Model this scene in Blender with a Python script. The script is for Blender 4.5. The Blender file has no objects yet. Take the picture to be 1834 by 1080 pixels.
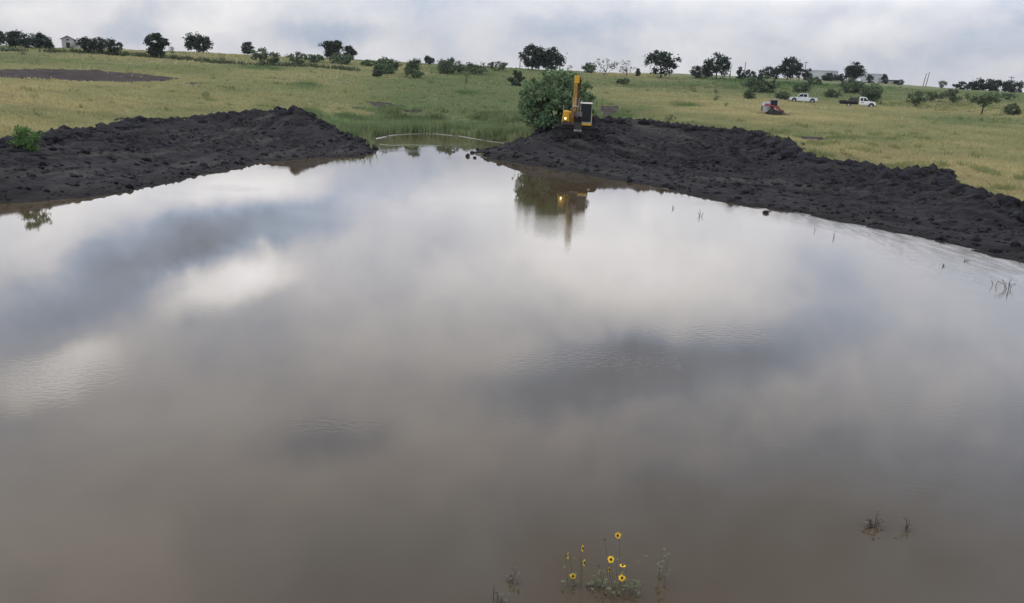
import bpy, math, random
import numpy as np
from mathutils import Vector, Matrix, Euler

random.seed(7)
RNG = np.random.default_rng(11)
S = bpy.context.scene
COL = S.collection

# ------------------------------------------------------------------ camera
CAM_H, FPX, IW, IH = 6.5, 1439.0, 1834.0, 1080.0
PITCH, ROLL = math.radians(15.2), math.radians(2.6)
cd = bpy.data.cameras.new('camera'); cam = bpy.data.objects.new('camera', cd); COL.objects.link(cam)
cd.sensor_fit = 'HORIZONTAL'; cd.angle = 2 * math.atan(IW / 2 / FPX); cd.clip_start = 0.1; cd.clip_end = 5000
cam.matrix_world = Matrix.Translation((0, 0, CAM_H)) @ Matrix.Rotation(math.pi / 2 - PITCH, 4, 'X') @ Matrix.Rotation(ROLL, 4, 'Z')
S.camera = cam

def ray(px, py):
    u, v = px - IW / 2, IH / 2 - py
    c, s = math.cos(ROLL), math.sin(ROLL)
    a, b = u * c - v * s, u * s + v * c
    return np.array([a, FPX * math.cos(PITCH) + b * math.sin(PITCH), -FPX * math.sin(PITCH) + b * math.cos(PITCH)])
def unit(px, py, mirror=False):
    d = ray(px, py); d = d / np.linalg.norm(d)
    if mirror: d[2] = -d[2]
    return d
def hit(px, py, z=0.0):
    d = ray(px, py); t = (z - CAM_H) / d[2]
    return np.array([d[0] * t, d[1] * t, z])
FWD = np.array([0, math.cos(PITCH), -math.sin(PITCH)])

# ------------------------------------------------------------------ light
SUN_EL, SUN_ROT = math.radians(52), math.radians(-35)
sd = bpy.data.lights.new('sun', 'SUN'); sun = bpy.data.objects.new('sun', sd); COL.objects.link(sun)
sd.energy = 1.4; sd.angle = math.radians(25); sd.color = (1.0, 0.95, 0.88)
sdir = Vector((math.sin(SUN_ROT) * math.cos(SUN_EL), math.cos(SUN_ROT) * math.cos(SUN_EL), math.sin(SUN_EL)))
sun.rotation_euler = sdir.to_track_quat('Z', 'Y').to_euler(); sun.location = (0, 0, 60)
S.view_settings.view_transform = 'Standard'; S.view_settings.look = 'None'
S.view_settings.gamma = 1; S.view_settings.exposure = 0.0; S.view_settings.use_curve_mapping = False

W = bpy.data.worlds.new('World'); S.world = W; W.use_nodes = True
def world_nodes():
    nt = W.node_tree; N = nt.nodes; K = nt.links; N.clear()
    def mk(t, **kw):
        n = N.new(t)
        for k, v in kw.items(): setattr(n, k, v)
        return n
    def math_(op, a, b=None, clamp=False):
        n = mk('ShaderNodeMath', operation=op, use_clamp=clamp)
        for i, q in enumerate((a, b)):
            if q is None: continue
            if isinstance(q, (int, float)): n.inputs[i].default_value = q
            else: K.new(q, n.inputs[i])
        return n.outputs[0]
    out = mk('ShaderNodeOutputWorld'); bg = mk('ShaderNodeBackground'); bg.inputs[1].default_value = 0.1
    K.new(bg.outputs[0], out.inputs[0])
    sky = mk('ShaderNodeTexSky', sky_type='NISHITA', sun_disc=False, sun_elevation=SUN_EL, sun_rotation=SUN_ROT)
    tc = mk('ShaderNodeTexCoord'); d = tc.outputs['Generated']
    sep = mk('ShaderNodeSeparateXYZ'); K.new(d, sep.inputs[0])
    zz = math_('MAXIMUM', sep.outputs[2], 0.0)
    # flat cloud deck: direction projected on a level sheet
    den = math_('ADD', zz, 0.70)
    px_, py_ = math_('DIVIDE', sep.outputs[0], den), math_('DIVIDE', sep.outputs[1], den)
    cb = mk('ShaderNodeCombineXYZ'); K.new(px_, cb.inputs[0]); K.new(py_, cb.inputs[1])
    def noise(scale, det, rough, off, src=None, dist=0.0):
        m = mk('ShaderNodeMapping'); K.new(src or cb.outputs[0], m.inputs[0])
        m.inputs['Location'].default_value = (off, off * .7, off * .3)
        n = mk('ShaderNodeTexNoise'); n.inputs['Scale'].default_value = scale; n.inputs['Detail'].default_value = det
        n.inputs['Roughness'].default_value = rough; n.inputs['Distortion'].default_value = dist
        K.new(m.outputs[0], n.inputs['Vector']); return n
    n1 = noise(3.4, 6, 0.55, 3.1, dist=0.35); n2 = noise(9.5, 6, 0.6, 8.4, dist=0.3)
    nv = math_('ADD', math_('MULTIPLY', n1.outputs[0], 0.62), math_('MULTIPLY', n2.outputs[0], 0.38))
    nv = math_('MULTIPLY', math_('SUBTRACT', nv, 0.5), 1.5)
    # warped direction for the single clouds
    nw = noise(7.0, 5, 0.6, 1.7, src=d)
    sub = mk('ShaderNodeVectorMath', operation='SUBTRACT'); K.new(nw.outputs['Color'], sub.inputs[0]); sub.inputs[1].default_value = (.5, .5, .5)
    scl = mk('ShaderNodeVectorMath', operation='SCALE'); K.new(sub.outputs[0], scl.inputs[0]); scl.inputs['Scale'].default_value = 0.10
    add = mk('ShaderNodeVectorMath', operation='ADD'); K.new(d, add.inputs[0]); K.new(scl.outputs[0], add.inputs[1])
    dw = add.outputs[0]
    total = nv
    for (p1, p2, thick, amp, mir) in CLOUDS:
        a, b = unit(*p1, mir), unit(*p2, mir)
        c = (a + b) / 2; c /= np.linalg.norm(c)
        t1 = b - a; L = np.linalg.norm(t1) / 2; t1 /= np.linalg.norm(t1)
        t2 = np.cross(t1, c); t2 /= np.linalg.norm(t2); c2 = np.cross(t2, t1)
        M = Matrix((t1, c2, t2)).transposed()
        m = mk('ShaderNodeMapping', vector_type='TEXTURE'); K.new(dw, m.inputs[0])
        m.inputs['Location'].default_value = c; m.inputs['Rotation'].default_value = M.to_euler()
        m.inputs['Scale'].default_value = (L + thick, 0.6, thick)
        ln = mk('ShaderNodeVectorMath', operation='LENGTH'); K.new(m.outputs[0], ln.inputs[0])
        mr = mk('ShaderNodeMapRange', interpolation_type='SMOOTHSTEP'); K.new(ln.outputs['Value'], mr.inputs[0])
        mr.inputs[1].default_value = 1.6; mr.inputs[2].default_value = 0.2; mr.inputs[3].default_value = 0; mr.inputs[4].default_value = amp * 1.25
        total = math_('ADD', total, mr.outputs[0])
    # brightness by elevation
    ramp = mk('ShaderNodeValToRGB'); K.new(zz, ramp.inputs[0]); e = ramp.color_ramp.elements
    vals = SKY_RAMP
    e[0].position, e[0].color = vals[0][0], (vals[0][1],) * 3 + (1,)
    e[1].position, e[1].color = vals[-1][0], (vals[-1][1],) * 3 + (1,)
    for p, v in vals[1:-1]:
        q = e.new(p); q.color = (v, v, v, 1)
    amp_e = mk('ShaderNodeMapRange'); K.new(zz, amp_e.inputs[0])
    amp_e.inputs[1].default_value = 0.0; amp_e.inputs[2].default_value = 0.16; amp_e.inputs[3].default_value = 0.62; amp_e.inputs[4].default_value = 1.0
    tt = math_('MULTIPLY', total, amp_e.outputs[0])
    lum = math_('MULTIPLY', math_('MULTIPLY', ramp.outputs[0], math_('MAXIMUM', math_('ADD', tt, 1.0), 0.3)), 20.0)
    tint = mk('ShaderNodeValToRGB'); K.new(math_('ADD', tt, 0.5, True), tint.inputs[0]); te = tint.color_ramp.elements
    te[0].position, te[0].color = 0.2, (0.73, 0.88, 1.15, 1); te[1].position, te[1].color = 0.75, (1.0, 0.985, 0.995, 1)
    q = te.new(0.47); q.color = (0.945, 0.96, 1.05, 1)
    cm = mk('ShaderNodeVectorMath', operation='SCALE'); K.new(tint.outputs[0], cm.inputs[0]); K.new(lum, cm.inputs['Scale'])
    mix = mk('ShaderNodeMix', data_type='RGBA'); mix.inputs[0].default_value = 0.94
    K.new(sky.outputs[0], mix.inputs[6]); K.new(cm.outputs[0], mix.inputs[7])
    K.new(mix.outputs[2], bg.inputs[0])
# cloud brightness / 2 against sine of elevation
SKY_RAMP = [(0.0, 0.325), (0.055, 0.345), (0.095, 0.40), (0.115, 0.52), (0.14, 0.66), (0.24, 0.80), (0.36, 0.70), (0.5, 0.62), (0.7, 0.66), (1.0, 0.78)]
CLOUDS = [  # end points of each cloud bank as the photograph or the pond shows it, thickness, brightness, seen mirrored
    ((335, 525), (460, 485), .030, .75, True), ((30, 690), (190, 655), .022, .6, True), ((380, 345), (540, 315), .026, .30, True),
    ((1000, 470), (1240, 510), .070, .28, True), ((80, 560), (560, 370), .045, -.34, True), ((890, 705), (1390, 612), .034, -.36, True),
    ((540, 800), (640, 790), .022, -.20, True), ((1430, 490), (1560, 500), .04, -.10, True), ((0, 430), (120, 400), .03, .16, True),
    ((0, 22), (190, 30), .022, .13, False), ((205, 70), (260, 15), .014, -.22, False), ((470, 80), (640, 62), .014, -.22, False),
    ((300, 40), (400, 55), .014, .12, False), ((1470, 60), (1570, 50), .022, .16, False), ((1640, 100), (1834, 70), .02, -.14, False),
    ((1000, 40), (1150, 30), .02, -.10, False), ((1150, 1070), (1834, 1040), .16, -.40, True), ((620, 1070), (1000, 1060), .12, -.25, True)]
world_nodes()

# ------------------------------------------------------------------ helpers
def link(o):
    COL.objects.link(o); return o
def tag(o, label=None, cat=None, group=None, kind=None):
    if label: o['label'] = label
    if cat: o['category'] = cat
    if group: o['group'] = group
    if kind: o['kind'] = kind
    return o
def thing(name, label, cat, loc, rz=0.0, group=None):
    o = link(bpy.data.objects.new(name, None)); o.location = [float(v) for v in loc]; o.rotation_euler = (0, 0, rz)
    o.empty_display_size = 0.2
    return tag(o, label, cat, group)
def np_mesh(name, V, F, mat, parent=None, smooth=False, cols=None, attrs=None):
    """V (n,3), F list of (m,k) index arrays with the same k in each."""
    me = bpy.data.meshes.new(name)
    V = np.asarray(V, np.float32)
    if not isinstance(F, list): F = [F]
    F = [np.asarray(f, np.int32) for f in F if len(f)]
    me.vertices.add(len(V)); me.vertices.foreach_set('co', V.ravel())
    nl = sum(f.size for f in F); nf = sum(len(f) for f in F)
    me.loops.add(nl); me.polygons.add(nf)
    me.loops.foreach_set('vertex_index', np.concatenate([f.ravel() for f in F]))
    sizes = np.concatenate([np.full(len(f), f.shape[1], np.int32) for f in F])
    starts = np.concatenate([[0], np.cumsum(sizes)[:-1]]).astype(np.int32)
    me.polygons.foreach_set('loop_start', starts)
    try: me.polygons.foreach_set('loop_total', sizes)
    except Exception: pass
    if smooth: me.polygons.foreach_set('use_smooth', np.ones(nf, bool))
    if cols is not None:
        a = me.color_attributes.new('col', 'FLOAT_COLOR', 'POINT')
        c = np.ones((len(V), 4), np.float32); c[:, :3] = cols; a.data.foreach_set('color', c.ravel())
    for k, v in (attrs or {}).items():
        a = me.attributes.new(k, 'FLOAT', 'POINT'); a.data.foreach_set('value', np.asarray(v, np.float32))
    me.update(calc_edges=True); me.validate()
    if mat: me.materials.append(mat)
    o = link(bpy.data.objects.new(name, me))
    if parent: o.parent = parent
    return o

class MB:
    """collects simple solids; build() links them as one mesh object"""
    def __init__(s): s.v, s.f = [], []
    def add(s, verts, faces):
        n = len(s.v); s.v += [tuple(map(float, p)) for p in verts]; s.f += [tuple(i + n for i in f) for f in faces]; return s
    def box(s, x0, x1, y0, y1, z0, z1):
        return s.add([(x0, y0, z0), (x1, y0, z0), (x1, y1, z0), (x0, y1, z0), (x0, y0, z1), (x1, y0, z1), (x1, y1, z1), (x0, y1, z1)],
                     [(0, 3, 2, 1), (4, 5, 6, 7), (0, 1, 5, 4), (1, 2, 6, 5), (2, 3, 7, 6), (3, 0, 4, 7)])
    def prism(s, poly, axis, a, b, inset=0.0, bev=0.0):
        """polygon in the two other axes, extruded along axis ('x','y') from a to b, edges chamfered by bev"""
        n = len(poly); c = (sum(p[0] for p in poly) / n, sum(p[1] for p in poly) / n)
        def sh(p, k): return (c[0] + (p[0] - c[0]) * k, c[1] + (p[1] - c[1]) * k)
        R = max(max(abs(p[0] - c[0]), abs(p[1] - c[1])) for p in poly)
        k = 1 - bev / R if bev else 1
        sg = 1 if b > a else -1
        rings = [(a, k), (a + sg * bev, 1), (b - sg * bev, 1), (b, k)] if bev else [(a, 1), (b, 1)]
        vs = []
        for t, kk in rings:
            for p in poly:
                q = sh(p, kk); vs.append((t, q[0], q[1]) if axis == 'x' else (q[0], t, q[1]))
        fs = []
        for r in range(len(rings) - 1):
            for i in range(n):
                j = (i + 1) % n; fs.append((r * n + i, r * n + j, (r + 1) * n + j, (r + 1) * n + i))
        fs.append(tuple(range(n))[::-1]); fs.append(tuple((len(rings) - 1) * n + i for i in range(n)))
        return s.add(vs, fs)
    def tube(s, pts, rad, n=6, cap=True):
        pts = [Vector(p) for p in pts]
        if not hasattr(rad, '__len__'): rad = [rad] * len(pts)
        vs, fs = [], []
        for i, p in enumerate(pts):
            t = (pts[min(i + 1, len(pts) - 1)] - pts[max(i - 1, 0)]).normalized()
            up = Vector((0, 0, 1)) if abs(t.z) < 0.9 else Vector((1, 0, 0))
            a = t.cross(up).normalized(); b = t.cross(a)
            for k in range(n):
                w = 2 * math.pi * k / n; vs.append(p + (a * math.cos(w) + b * math.sin(w)) * rad[i])
        for i in range(len(pts) - 1):
            for k in range(n):
                j = (k + 1) % n; fs.append((i * n + k, i * n + j, (i + 1) * n + j, (i + 1) * n + k))
        if cap: fs.append(tuple(range(n))[::-1]); fs.append(tuple((len(pts) - 1) * n + k for k in range(n)))
        return s.add(vs, fs)
    def disc(s, c, axis, r, h, n=16):
        c = Vector(c); ax = Vector(axis).normalized(); return s.tube([c - ax * h / 2, c + ax * h / 2], r, n)
    def bar(s, p, q, w, h, up=(0, 0, 1)):
        p, q = Vector(p), Vector(q); t = (q - p).normalized(); u = Vector(up)
        if abs(t.dot(u)) > .95: u = Vector((0, 1, 0))
        a = t.cross(u).normalized() * w / 2; b = a.cross(t).normalized() * h / 2
        vs = [p - a - b, p + a - b, p + a + b, p - a + b, q - a - b, q + a - b, q + a + b, q - a + b]
        return s.add(vs, [(0, 3, 2, 1), (4, 5, 6, 7), (0, 1, 5, 4), (1, 2, 6, 5), (2, 3, 7, 6), (3, 0, 4, 7)])
    def build(s, name, mat, parent=None, smooth=False):
        me = bpy.data.meshes.new(name); me.from_pydata(s.v, [], s.f); me.validate()
        import bmesh
        bm = bmesh.new(); bm.from_mesh(me); bmesh.ops.recalc_face_normals(bm, faces=bm.faces); bm.to_mesh(me); bm.free()
        if smooth: me.polygons.foreach_set('use_smooth', np.ones(len(me.polygons), bool))
        if mat: me.materials.append(mat)
        o = link(bpy.data.objects.new(name, me))
        if parent: o.parent = parent
        return o

def smooth01(a, b, x):
    t = np.clip((x - a) / (b - a), 0, 1); return t * t * (3 - 2 * t)
def _hash(ix, iy, seed):
    h = (ix.astype(np.int64) * 374761393 + iy.astype(np.int64) * 668265263 + seed * 1274126177) & 0xffffffff
    h = ((h ^ (h >> 13)) * 1274126177) & 0xffffffff
    return ((h ^ (h >> 16)) & 0xffff) / 65535.0
def vnoise(x, y, seed=0):
    ix, iy = np.floor(x), np.floor(y); fx, fy = x - ix, y - iy
    ux, uy = fx * fx * fx * (fx * (fx * 6 - 15) + 10), fy * fy * fy * (fy * (fy * 6 - 15) + 10)
    a, b = _hash(ix, iy, seed), _hash(ix + 1, iy, seed); c, d = _hash(ix, iy + 1, seed), _hash(ix + 1, iy + 1, seed)
    return (a + (b - a) * ux) * (1 - uy) + (c + (d - c) * ux) * uy
def fbm(x, y, oct=4, seed=0, gain=.5):
    s, a, n = 0, 1.0, 0
    for i in range(oct):
        s = s + a * vnoise(x * 2 ** i + 17.3 * i, y * 2 ** i - 9.1 * i, seed + i); n += a; a *= gain
    return s / n - 0.5

# ------------------------------------------------------------------ materials
def mat(name, base, rough=0.7, var=0.15, scale=6.0, metal=0.0, bump=0.0, bump_scale=30, spec=0.4, coat=0.0):
    m = bpy.data.materials.new(name); m.use_nodes = True; nt = m.node_tree; N, K = nt.nodes, nt.links
    p = N['Principled BSDF']; p.inputs['Roughness'].default_value = rough; p.inputs['Metallic'].default_value = metal
    p.inputs['Specular IOR Level'].default_value = spec; p.inputs['Coat Weight'].default_value = coat
    tc = N.new('ShaderNodeTexCoord'); no = N.new('ShaderNodeTexNoise'); no.inputs['Scale'].default_value = scale; no.inputs['Detail'].default_value = 5
    K.new(tc.outputs['Object'], no.inputs['Vector'])
    r = N.new('ShaderNodeValToRGB'); K.new(no.outputs[0], r.inputs[0]); e = r.color_ramp.elements
    e[0].position, e[1].position = .3, .7
    e[0].color = tuple(c * (1 - var) for c in base) + (1,); e[1].color = tuple(min(1, c * (1 + var)) for c in base) + (1,)
    K.new(r.outputs[0], p.inputs['Base Color'])
    if bump:
        n2 = N.new('ShaderNodeTexNoise'); n2.inputs['Scale'].default_value = bump_scale; n2.inputs['Detail'].default_value = 6
        K.new(tc.outputs['Object'], n2.inputs['Vector'])
        b = N.new('ShaderNodeBump'); b.inputs['Strength'].default_value = bump; b.inputs['Distance'].default_value = .05
        K.new(n2.outputs[0], b.inputs['Height']); K.new(b.outputs[0], p.inputs['Normal'])
    return m
def col_mat(name, rough=.8, transl=0.0, spec=.25, noise_scale=0, noise_var=.2, bump=0, bscale=8, bdist=.1):
    """material coloured by the mesh's own 'col' attribute"""
    m = bpy.data.materials.new(name); m.use_nodes = True; nt = m.node_tree; N, K = nt.nodes, nt.links
    p = N['Principled BSDF']; p.inputs['Roughness'].default_value = rough; p.inputs['Specular IOR Level'].default_value = spec
    a = N.new('ShaderNodeVertexColor'); a.layer_name = 'col'; c = a.outputs[0]
    tc = N.new('ShaderNodeTexCoord')
    if noise_scale:
        n = N.new('ShaderNodeTexNoise'); n.inputs['Scale'].default_value = noise_scale; n.inputs['Detail'].default_value = 8; n.inputs['Roughness'].default_value = .65
        K.new(tc.outputs['Object'], n.inputs['Vector'])
        mr = N.new('ShaderNodeMapRange'); K.new(n.outputs[0], mr.inputs[0]); mr.inputs[1].default_value = .3; mr.inputs[2].default_value = .7
        mr.inputs[3].default_value = 1 - noise_var; mr.inputs[4].default_value = 1 + noise_var
        sc = N.new('ShaderNodeVectorMath'); sc.operation = 'SCALE'; K.new(c, sc.inputs[0]); K.new(mr.outputs[0], sc.inputs['Scale']); c = sc.outputs[0]
    K.new(c, p.inputs['Base Color'])
    if bump:
        n2 = N.new('ShaderNodeTexNoise'); n2.inputs['Scale'].default_value = bscale; n2.inputs['Detail'].default_value = 8
        K.new(tc.outputs['Object'], n2.inputs['Vector']); b = N.new('ShaderNodeBump'); b.inputs['Strength'].default_value = bump; b.inputs['Distance'].default_value = bdist
        K.new(n2.outputs[0], b.inputs['Height']); K.new(b.outputs[0], p.inputs['Normal'])
    if transl:
        t = N.new('ShaderNodeBsdfTranslucent'); K.new(c, t.inputs[0]); mx = N.new('ShaderNodeMixShader'); mx.inputs[0].default_value = transl
        K.new(p.outputs[0], mx.inputs[1]); K.new(t.outputs[0], mx.inputs[2]); K.new(mx.outputs[0], N['Material Output'].inputs[0])
    return m
M = dict(
    ground=col_mat('pasture', .95, 0, .1, 1.3, .3, .5, 3, .2), grass=col_mat('grass_blades', .8, .25, .2), leaf=col_mat('leaves', .8, .2, .12),
    mud=col_mat('black_clay', .9, 0, .10, 2.2, .4, .9, 9, .14), bark=mat('bark', (.055, .045, .036), .9, .3, 4, bump=.4),
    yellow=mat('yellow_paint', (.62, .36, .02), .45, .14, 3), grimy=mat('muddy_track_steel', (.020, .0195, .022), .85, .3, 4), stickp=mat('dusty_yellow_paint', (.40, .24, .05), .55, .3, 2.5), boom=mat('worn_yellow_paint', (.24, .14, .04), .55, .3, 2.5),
    black=mat('black_rubber', (.022, .021, .022), .8, .3, 5), steel=mat('dark_steel', (.06, .055, .055), .55, .3, 5, .3),
    pin=mat('bright_steel', (.42, .40, .37), .35, .15, 6, .6), white=mat('white_paint', (.74, .75, .76), .35, .05, 1.5, coat=.5),
    silver=mat('silver_paint', (.60, .63, .68), .35, .05, 1.5, coat=.5), red=mat('red_paint', (.26, .035, .035), .45, .15, 3),
    greyp=mat('light_grey_paint', (.36, .36, .39), .5, .1, 2), grey=mat('grey_paint', (.30, .30, .32), .5, .15, 3), glass=mat('tinted_glass', (.012, .016, .022), .15, .1, 2, spec=.35),
    rim=mat('wheel_rim', (.35, .35, .36), .4, .1, 5, .5), tin=mat('weathered_boards', (.34, .33, .34), .8, .25, 1.2), tinroof=mat('metal_roof', (.38, .37, .37), .55, .2, 1.0, .2),
    wallw=mat('pale_metal_wall', (.50, .53, .55), .6, .08, .5), roofd=mat('dark_roof', (.10, .10, .11), .8, .2, 1), wood=mat('grey_wood', (.10, .085, .07), .9, .25, 4),
    petal=mat('yellow_petals', (.80, .52, .012), .6, .12, 30), disc=mat('brown_flower_disc', (.05, .022, .01), .9, .3, 60), stem=mat('green_stem', (.075, .088, .042), .8, .25, 10),
    dead=mat('dead_stem', (.075, .066, .056), .9, .3, 10), stake=mat('pale_stake', (.7, .68, .62), .8, .1, 4), interior=mat('dark_opening', (.02, .02, .02), .9, .2, 3), seat=mat('cab_seat', (.05, .05, .055), .8, .2, 4))
def lamp_mat():
    m = bpy.data.materials.new('lit_headlight'); m.use_nodes = True; p = m.node_tree.nodes['Principled BSDF']
    p.inputs['Base Color'].default_value = (.9, .8, .6, 1); p.inputs['Emission Color'].default_value = (1, .66, .28, 1); p.inputs['Emission Strength'].default_value = 10
    return m
M['lamp'] = lamp_mat()

# ------------------------------------------------------------------ moist air over the pasture
def haze():
    m = bpy.data.materials.new('moist_air'); m.use_nodes = True; nt = m.node_tree; nt.nodes.clear(); o = nt.nodes.new('ShaderNodeOutputMaterial'); v = nt.nodes.new('ShaderNodeVolumePrincipled')
    v.inputs['Color'].default_value = (.86, .92, 1, 1); v.inputs['Density'].default_value = .00008; nt.links.new(v.outputs[0], o.inputs['Volume'])
    tag(MB().box(-2000, 2000, -2000, 2000, -42, 24).build('haze', m), 'thin moist air over the pasture', 'haze', kind='stuff')
haze()

# ------------------------------------------------------------------ the lie of the land
# shoreline of the pond, anticlockwise from the near left (metres; camera stands over 0,0 on the dam)
L_px = [(0, 362), (100, 357), (172, 350), (270, 332), (340, 316), (430, 300), (458, 291), (565, 282), (640, 280), (664, 274)]
R_px = [(846, 272), (859, 280), (885, 286), (918, 289), (940, 295), (963, 297), (1004, 304), (1052, 312), (1112, 323), (1148, 329), (1220, 343), (1300, 361),
        (1418, 379), (1487, 391), (1596, 412), (1685, 433), (1774, 452), (1833, 468)]
B_px = [(676, 262), (672, 258), (651, 252), (673, 246), (702, 241), (745, 239), (787, 240), (836, 245), (885, 253), (925, 259), (905, 266), (869, 270)]
P2 = lambda L, z=0: [hit(x, y, z)[:2] for x, y in L]
LS, RS, BS = P2(L_px), P2(R_px), P2(B_px)
near_l = [np.array(p) for p in [(-25, 6.4), (-28.5, 12), (-29, 20), (-27.5, 28), (-26, 33)]]
near_r = [np.array(p) for p in [(23.5, 28), (24.5, 18), (24, 11), (21, 6.4), (8, 6.0), (-8, 6.0)]]
POND = np.array(near_l + LS + BS + RS + near_r)
def densify(P, step, closed=True):
    P = np.asarray(P); out = []
    for i in range(len(P) if closed else len(P) - 1):
        a, b = P[i], P[(i + 1) % len(P)]; n = max(1, int(np.linalg.norm((b - a)[:2]) / step))
        out += [a + (b - a) * k / n for k in range(n)]
    if not closed: out.append(P[-1])
    return np.array(out)
def sdist(X, Y, poly):
    """signed distance to a closed polygon, positive inside"""
    d2 = np.full(X.shape, 1e18); ins = np.zeros(X.shape, bool); n = len(poly)
    for i in range(n):
        (x1, y1), (x2, y2) = poly[i], poly[(i + 1) % n]; ex, ey = x2 - x1, y2 - y1
        t = np.clip(((X - x1) * ex + (Y - y1) * ey) / (ex * ex + ey * ey + 1e-12), 0, 1)
        d2 = np.minimum(d2, (X - x1 - t * ex) ** 2 + (Y - y1 - t * ey) ** 2)
        c = ((y1 > Y) != (y2 > Y)); ins ^= c & (X < ex * (Y - y1) / (ey if abs(ey) > 1e-12 else 1e-12) + x1)
    return np.where(ins, 1, -1) * np.sqrt(d2)
def pdist(X, Y, line):
    d2 = np.full(X.shape, 1e18)
    for (x1, y1), (x2, y2) in zip(line[:-1], line[1:]):
        ex, ey = x2 - x1, y2 - y1; t = np.clip(((X - x1) * ex + (Y - y1) * ey) / (ex * ex + ey * ey + 1e-12), 0, 1)
        d2 = np.minimum(d2, (X - x1 - t * ex) ** 2 + (Y - y1 - t * ey) ** 2)
    return np.sqrt(d2)

# top edges of the two mud banks: pixel, height above the water
LM = [(0, 258, 1.8), (75, 248, 1.85), (140, 235, 1.9), (200, 227, 1.95), (265, 213, 2.1), (340, 212, 2.05), (420, 206, 2.1), (470, 201, 2.35), (505, 196, 2.8), (530, 193, 3.2),
      (562, 214, 2.05), (600, 234, 1.3), (640, 252, .55), (662, 266, .15)]
RM = [(900, 266, .12), (926, 262, .35), (950, 246, 1.3), (975, 231, 2.1), (1005, 221, 2.6), (1061, 213, 3.35), (1150, 217, 3.35), (1230, 228, 3.1), (1280, 230, 3.15), (1340, 235, 3.1), (1400, 251, 2.8),
      (1425, 275, 2.25), (1480, 288, 2.05), (1530, 296, 1.95), (1570, 304, 1.85), (1612, 315, 1.75), (1660, 306, 2.15), (1690, 319, 1.95), (1720, 334, 1.75), (1760, 352, 1.5), (1834, 373, 1.3)]
LC = np.array([hit(x, y, z) for x, y, z in LM]); RC = np.array([hit(x, y, z) for x, y, z in RM])
LC = np.vstack([[(-36, 24, 1.6), (-35, 30, 1.8), (-32.5, 38, 1.9)], LC]); RC = np.vstack([RC, [(26.5, 32, 1.4), (28.5, 25, 1.5), (30, 16, 1.8)]])
def inset(L, d):
    L = np.array(L); t = np.gradient(L, axis=0); t /= np.linalg.norm(t, axis=1)[:, None]; nn = np.stack([-t[:, 1], t[:, 0]], 1)
    test = sdist((L + nn * .3)[:, 0], (L + nn * .3)[:, 1], POND) > sdist(L[:, 0], L[:, 1], POND)
    return L + nn * np.where(test, 1, -1)[:, None] * d
LC[:, 2] -= .22 * (LC[:, 2] > .6); RC[:, 2] -= .22 * (RC[:, 2] > .6)
LEFT_MUD = np.vstack([inset(near_l[2:] + LS[:-1], .9), LS[-1:], LC[::-1, :2]])
RIGHT_MUD = np.vstack([[hit(869, 270)[:2]], RS[:3], inset(RS[3:] + near_r[:2], .9), RC[::-1, :2]])

# pasture profile: azimuth of a photo column -> (distance, height)
PROFILE = {
    0: [(66, 2.1), (78, 2.6), (100, 3.4), (150, 5.2), (200, 7), (250, 8.8), (300, 10.6), (350, 10.6), (450, 8.5), (800, 0), (1600, -25)],
    300: [(97, 2.6), (110, 3.2), (150, 5.1), (200, 7), (260, 10.8), (310, 10.9), (450, 8.5), (800, 0), (1600, -25)],
    600: [(108, 1.8), (120, 2.9), (130, 3.4), (160, 4.8), (200, 7.3), (255, 11.0), (300, 11.2), (400, 9.5), (800, 0), (1600, -25)],
    900: [(103, .8), (110, 1.9), (120, 2.8), (150, 4.4), (190, 6.8), (265, 10.9), (310, 11.2), (400, 9.5), (800, 0), (1600, -25)],
    1200: [(92, 2.9), (115, 3.4), (150, 4.3), (190, 5.6), (250, 8.5), (330, 12.8), (380, 13), (500, 11), (800, 2), (1600, -25)],
    1500: [(82, 2.4), (115, 3.6), (190, 5.1), (260, 8.3), (380, 13.9), (430, 14.2), (560, 12), (900, 2), (1600, -25)],
    1834: [(52, 1.35), (75, 2.0), (115, 3.3), (190, 5.3), (260, 8.3), (320, 10.8), (370, 10.8), (500, 8), (800, 0), (1600, -25)]}
def horizon_y(px): return 148.5 + (px - 917) * math.tan(ROLL)
AZ = {px: math.atan2(*ray(px, horizon_y(px))[:2]) for px in PROFILE}
pts = []
for p in densify(POND, 1.6): pts.append((p[0], p[1], 0.0))
pin_ = POND.mean(0)
gx, gy = np.meshgrid(np.arange(-30, 30, 2.0), np.arange(6, 104, 2.0)); sdp = sdist(gx, gy, POND)
for x, y, s in zip(gx.ravel(), gy.ravel(), sdp.ravel()):
    if 1.2 < s < 3.4: pts.append((x, y, -0.22 * s))
    elif s > 5 and int(x) % 6 == 0 and int(y) % 6 == 0: pts.append((x, y, -1.5))
for C in (LC, RC):
    for p in densify(C, 2.5, False): pts.append(tuple(p))
# outer foot of the banks (pasture just behind them)
for i, p in enumerate(LC[:-5]): pts.append((p[0] - 3.0, p[1] + 1.0, p[2] - .30))
for i, p in enumerate(RC[8:]): pts.append((p[0] + 2.6, p[1] + 1.6, p[2] - .55))
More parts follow.
